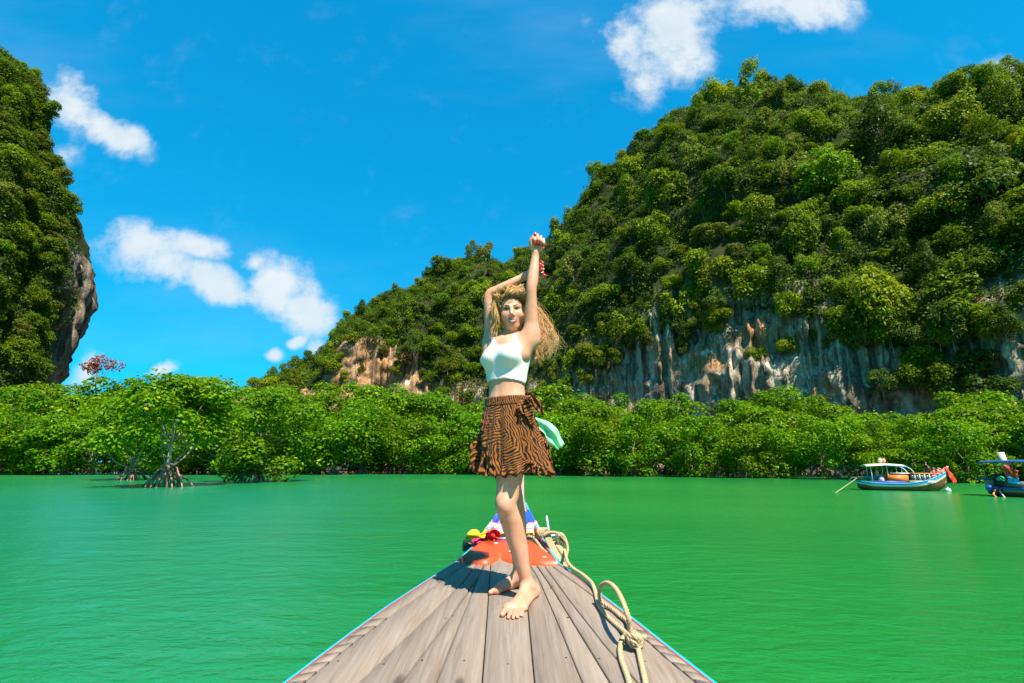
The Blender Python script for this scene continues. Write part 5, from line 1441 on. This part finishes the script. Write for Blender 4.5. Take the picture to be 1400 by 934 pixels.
def hull_sec(t, L, W, bow=1.15, stern=.55, mid=.42):
    """x along the hull (stern 0 .. bow L): half width, sheer height, keel height"""
    hw = W / 2 * (min(1, (t / .12) ** .6 * .8 + .2 * min(1, t / .12)) if t < .12 else 1.0) * (1 - max(0, (t - .55) / .45) ** 2.2 * .93)
    sh = mid + (stern - mid) * max(0, (.32 - t) / .32) ** 2 + (bow - mid) * max(0, (t - .45) / .55) ** 2.1
    kl = -.18 + .62 * max(0, (t - .78) / .22) ** 1.8 + .30 * max(0, (.14 - t) / .14)
    return hw, sh, kl
def small_person(name, loc, rz, label, shirt, sitting, M, scale=1.0):
    f = Field((-.45, -.75, -.05), (.45, .45, 1.75), .022)
    hip = .45 if sitting else .88
    V3 = lambda x, y, z: Vector((x, y, z))
    f.ell((0, 0, hip + .30), (.17, .11, .33), None, .05); f.ell((0, 0, hip), (.17, .13, .13), None, .05); f.cap((0, 0, hip + .55), (0, -.01, hip + .68), .055, .05, .04); f.ell((0, -.02, hip + .80), (.085, .10, .125), None, .03)
    for s_ in (-1, 1):
        if sitting: f.chain([V3(.09 * s_, 0, hip - .02), V3(.11 * s_, -.42, hip + .02), V3(.11 * s_, -.46, .05), V3(.12 * s_, -.60, .03)], [.085, .065, .045, .04], .04)
        else: f.chain([V3(.09 * s_, 0, hip - .02), V3(.10 * s_, -.02, .48), V3(.10 * s_, .02, .07), V3(.11 * s_, -.14, .03)], [.085, .06, .042, .04], .04)
        f.chain([V3(.19 * s_, 0, hip + .52), V3(.25 * s_, -.05, hip + .28), V3(.20 * s_, -.30, hip + .20)], [.055, .045, .035], .03)
    v, q = f.mesh(1); me = mesh_np('body', v, q, True)
    me.materials.append(M_skin2); me.materials.append(shirt); me.materials.append(M_hairb)
    cz = np.array([p.center for p in me.polygons]); mi = np.zeros(len(cz), np.int32)
    mi[(cz[:, 2] < hip + .56) & (np.abs(cz[:, 0]) < .24)] = 1
    mi[(cz[:, 2] > hip + .84) | ((cz[:, 2] > hip + .72) & (cz[:, 1] > .02))] = 2
    me.polygons.foreach_set('material_index', mi)
    o = link(name, me); o.location = loc; o.rotation_euler = (0, 0, rz); o.scale = (scale,) * 3
    return tag(o, label, 'person')

def longtail(name, label, stern, bow, W, low_paint, top_paint, details):
    d = bow - stern; L = math.hypot(d.x, d.y); rz = math.atan2(d.y, d.x)
    root = empty(name, (stern.x, stern.y, 0), rz); tag(root, label, 'boat', None)
    ts = np.linspace(0, 1, 34); S_ = [hull_sec(t, L, W) for t in ts]
    mb = MB(); rows = []
    for fr, wf in ((0, .0), (.25, .55), (.5, .80), (.72, .93)):
        rows.append([(t * L, hw * wf, kl + (sh - kl) * fr) for t, (hw, sh, kl) in zip(ts, S_)])
    P = np.array(rows); mb.grid(P); mb.grid(P * np.array([1, -1, 1])); mb.build('lower_hull', low_paint, root, True)
    def band(nm, f0, f1, w0, w1, mat, out=.0):
        mb = MB(); rr = [[(t * L, hw * w + out, kl + (sh - kl) * f) for t, (hw, sh, kl) in zip(ts, S_)] for f, w in ((f0, w0), (f1, w1))]
        P = np.array(rr); mb.grid(P); mb.grid(P * np.array([1, -1, 1])); return mb.build(nm, mat, root, True)
    band('upper_strake', .70, .86, .925, .975, details['strake'], .012)
    band('blue_stripe', .84, 1.0, .97, 1.0, top_paint, .018)
    mb = MB(); rr = [[(t * L, s_ * hw, sh - .06) for t, (hw, sh, kl) in zip(ts, S_)] for s_ in (-1, 1)]; mb.grid(np.array(rr)); mb.build('deck', M_tanw, root)
    mb = MB()
    for s_ in (-1, 1): mb.tube([(t * L, s_ * hw * 1.0, sh + .02) for t, (hw, sh, kl) in zip(ts, S_)], .035, 6)
    mb.build('gunwale', top_paint, root, True)
    # upright stem
    hw, sh, kl = S_[-1]
    mb = MB(); mb.tube(spline([(L * .96, 0, .35), (L * 1.0, 0, sh), (L * 1.03, 0, sh + .35)], 8), np.linspace(.10, .055, 8), 8); mb.build('stem', details['stem'], root, True)
    return root, L, S_
def at_px(px, py, Y): return unproj(px, py, Y)
def on_water(px, py):
    d = unproj(px, py, 1.0); Y = -CAM_H / (d.z - CAM_H); return Vector((d.x * Y, Y, 0))
# --- first boat: blue and cream, orange seats, moored stern-to
A, Bw = on_water(1173, 669.5), on_water(1298, 671.5)
bt, L, S_ = longtail('longtail_boat', 'blue and cream longtail boat with orange seats under a small awning', A, Bw, 1.5, M_brownhull, M_sky, dict(strake=M_cream, stem=M_salmon))
def bx(mb, x, y, z, dx, dy, dz): mb.box((x * L, y, z), (dx * L, dy, dz)); return mb
mb = MB()
for x in (.20, .34, .52): 
    for s_ in (-1, 1): pass
posts = []
for x, z0 in ((.16, .5), (.34, .45), (.50, .45)):
    for s_ in (-1, 1):
        mb = MB(); mb.tube([(x * L, .55 * s_, z0), (x * L, .55 * s_, 1.52)], .022, 6); mb.build('awning_post', M_white, bt, True)
mb = MB(); rows = []
for x in np.linspace(.10, .54, 10):
    rows.append([(x * L, y, 1.56 + .07 * math.sin((x - .10) / .44 * 3.14) - .10 * (y / .7) ** 2) for y in np.linspace(-.72, .72, 8)])
mb.grid(np.array(rows)); o = mb.build('awning', M_cream, bt, True); md = o.modifiers.new('thickness', 'SOLIDIFY'); md.thickness = .04
for s_ in (-1, 1):
    mb = MB(); mb.tube([(x * L, s_ * .73, 1.47 + .07 * math.sin((x - .10) / .44 * 3.14)) for x in np.linspace(.30, .56, 8)], .035, 6); o2 = mb.build('awning_edge', M_sky, o, True)
    mb = MB(); mb.tube(spline([(.54 * L, s_ * .70, 1.50), (.60 * L, s_ * .68, 1.28), (.63 * L, s_ * .62, .98)], 6), .025, 6); mb.build('awning_brace', M_white, bt, True)
for k, x in enumerate((.37, .44, .51)):
    mb = MB(); bx(mb, x, 0, .52, .055, 1.15, .16); seat = mb.build('seat', M_orange, bt)
    mb = MB(); bx(mb, x - .025, 0, .78, .012, 1.15, .42); mb.build('seat_back', M_orange, seat)
mb = MB(); bx(mb, .44, -.69, .74, .22, .03, .44); mb.build('side_curtain', M_orange, bt)
mb = MB(); bx(mb, .70, 0, 1.05, .26, 1.2, .05); mb.build('cabin_roof', M_orange2, bt)
mb = MB(); bx(mb, .47, 0, 1.06, .20, 1.3, .05); mb.build('white_roof_panel', M_white, bt)
for k in range(4):
    x = .60 + k * .052
    mb = MB(); bx(mb, x, -.60, .80, .040, .02, .34); w = mb.build('cabin_window', M_glass, bt)
    mb = MB(); bx(mb, x + .026, -.61, .80, .012, .03, .42); mb.build('window_post', M_cream, w)
mb = MB(); bx(mb, .70, -.62, .55, .28, .03, .14); mb.build('cabin_side', M_cream, bt)
mb = MB(); bx(mb, .33, -.73, .52, .36, .02, .14); mb.build('violet_side_board', M_purple, bt)
mb = MB(); bx(mb, .20, .1, .72, .10, .5, .22); mb.tube([(.10 * L, .1, .78), (.20 * L, .1, .80), (.27 * L, .1, .78)], .10, 8); en = mb.build('engine', M_teal, bt)
mb = MB(); mb.tube([(.20 * L, .1, .75), (-.02 * L, .25, .75), (-.10 * L, .3, .55)], .03, 6); mb.build('propeller_shaft', M_grey, en, True)
mb = MB(); mb.ellipsoid((.27 * L, -.35, .66), (.16, .16, .22), 10, 8); mb.build('water_jar', M_cl_white, bt, True)
for (x, y, z, m_) in ((.30, -.1, 1.86, M_cream), (.35, .15, 1.84, M_salmon)):
    mb = MB(); mb.ellipsoid((x * L, y, z), (.13, .13, .15), 10, 8); mb.tube([(x * L, y, 1.6), (x * L, y, z)], .02, 5); mb.build('roof_lamp', m_, bt, True)
def bw(x, y, z):
    ca, sa = math.cos(bt.rotation_euler.z), math.sin(bt.rotation_euler.z); return Vector((bt.location.x + x * L * ca - y * sa, bt.location.y + x * L * sa + y * ca, z))
rag('sash', 'red orange sash hanging from the bow of the blue and cream boat', [bw(1.0, -.05, 1.45), bw(1.025, -.12, 1.15), bw(1.045, -.14, .80), bw(1.07, -.12, .48)], [.12, .22, .30, .22], M_redor, 4, 2, .04, cat='sash', side=(1, 0, 0))
rag('sash', 'salmon pink sash folded on the foredeck of the blue and cream boat', [bw(.86, -.1, .92), bw(.90, -.15, 1.30), bw(.94, -.15, 1.05), bw(.97, -.1, 1.2), bw(1.0, 0, 1.42)], [.15, .32, .34, .26, .1], M_salmon, 6, 2, .05, cat='sash', side=(1, 0, 0))
small_person('person', tuple(bw(.80, .0, .95)), bt.rotation_euler.z + 2.0, 'dark haired person in black shirt sitting on the roof of the blue boat', M_cl_black, True, None, .62)
small_person('person', tuple(bw(.255, .15, .40)), bt.rotation_euler.z + 1.2, 'person in pale shirt sitting under the awning of the blue boat', M_cl_white, True, None, .80)
small_person('person', tuple(bw(.865, -.15, .62)), bt.rotation_euler.z - .4, 'tanned person in pale top crouching on the foredeck of the blue boat', M_salmon, True, None, .62)
mb = MB(); st_ = bw(.0, -.1, .72); e_ = on_water(1138, 674); mid = st_.lerp(e_, .5) + Vector((0, 0, -.06)); mb.tube(spline([st_, mid, e_ - Vector((0, 0, .1))], 12), .022, 6)
tag(mb.build('mooring_line', M_rope, None, True), 'taut pale mooring line running from the blue boat stern into the water', 'rope')
mb = MB(); f_ = bw(.965, -.35, .06); mb.ellipsoid(f_, (.16, .16, .14), 12, 8); mb.tube([f_ + Vector((0, 0, .1)), f_ + Vector((0, 0, .2))], .04, 6)
tag(mb.build('mooring_buoy', M_white, None, True), 'small white float on the water under the blue boat bow', 'buoy')
# --- second boat, cut by the right edge, seen from its stern quarter
A, Bw = on_water(1352, 677.5), on_water(1500, 684)
bt, L, S_ = longtail('longtail_boat', 'brown longtail boat with blue awning and black engine at its stern', A, Bw, 1.6, M_brownhull, M_navy, dict(strake=M_tanw, stem=M_salmon))
mb = MB(); rows = []
for x in np.linspace(.02, .62, 10): rows.append([(x * L, y, 1.75 + .06 * math.sin((x - .02) / .6 * 3.14) - .08 * (y / .8) ** 2) for y in np.linspace(-.8, .8, 8)])
mb.grid(np.array(rows)); o = mb.build('awning', M_navy, bt, True); md = o.modifiers.new('thickness', 'SOLIDIFY'); md.thickness = .06
for x in (.06, .20, .36, .58):
    for s_ in (-1, 1):
        mb = MB(); mb.tube([(x * L, .62 * s_, .5), (x * L, .62 * s_, 1.74)], .024, 6); mb.build('awning_post', M_tanw, bt, True)
mb = MB(); bx(mb, .10, -.30, .62, .10, .7, .5); mb.build('stern_locker', M_tanw, bt)
mb = MB(); bx(mb, .04, 0, .86, .16, 1.3, .08); mb.build('stern_bench', M_navy, bt)
mb = MB(); mb.ellipsoid((.10 * L, -.82, .42), (.17, .12, .17), 12, 8); mb.build('blue_fender', M_blue, bt, True)
mb = MB(); bx(mb, .20, -.55, .75, .09, .45, .42); mb.tube([(.16 * L, -.55, 1.0), (.25 * L, -.55, 1.0)], .14, 8); mb.tube([(.20 * L, -.60, .6), (.21 * L, -.82, .35), (.20 * L, -.86, .15)], .09, 7); en = mb.build('engine', M_black, bt)
mb = MB(); mb.tube([(.19 * L, -.80, .40), (.25 * L, -1.05, .05), (.30 * L, -1.25, -.15)], .035, 6); mb.build('propeller_shaft', M_cream, en, True)
mb = MB(); mb.tube([(.17 * L, -.86, .35), (.15 * L, -1.05, .12), (.20 * L, -1.2, -.1)], .05, 6); mb.build('rudder_arm', M_orange2, en, True)
mb = MB(); mb.hexa([(.26 * L, -.45, .9), (.33 * L, -.45, .9), (.33 * L, -.33, .9), (.26 * L, -.33, .9), (.215 * L, -.45, 2.25), (.285 * L, -.45, 2.25), (.285 * L, -.33, 2.25), (.215 * L, -.33, 2.25)]); mb.build('tall_plank', M_cream, bt)
mb = MB(); bx(mb, .40, -.70, .62, .30, .03, .34); mb.build('side_board', M_grey, bt)
def bw(x, y, z):
    ca, sa = math.cos(bt.rotation_euler.z), math.sin(bt.rotation_euler.z); return Vector((bt.location.x + x * L * ca - y * sa, bt.location.y + x * L * sa + y * ca, z))
rag('hanging_cloth', 'red cloth hanging under the blue awning of the brown boat', [bw(.29, -.90, 1.50), bw(.33, -.94, 1.36), bw(.37, -.94, 1.20), bw(.42, -.92, 1.12)], [.3, .36, .42, .42], M_redor, 4, 2, .04, cat='cloth')
rag('hanging_cloth', 'green cloth bundle on the side of the brown boat', [bw(.20, -.84, .86), bw(.245, -.86, .92), bw(.28, -.84, .82)], [.12, .26, .14], M_green_c, 7, 2, .04, cat='cloth')
rag('hanging_cloth', 'bright blue cloth draped over the side of the brown boat', [bw(.31, -.86, .86), bw(.36, -.88, .84), bw(.42, -.86, .86)], [.3, .36, .36], cloth_mat('bright_blue_cloth', [(.04, .42, .72)]), 9, 2, .04, cat='cloth')
small_person('person', tuple(bw(.255, .30, .50)), bt.rotation_euler.z + .3, 'person in dark clothes standing behind the engine of the brown boat', M_cl_black, False, None, .72)
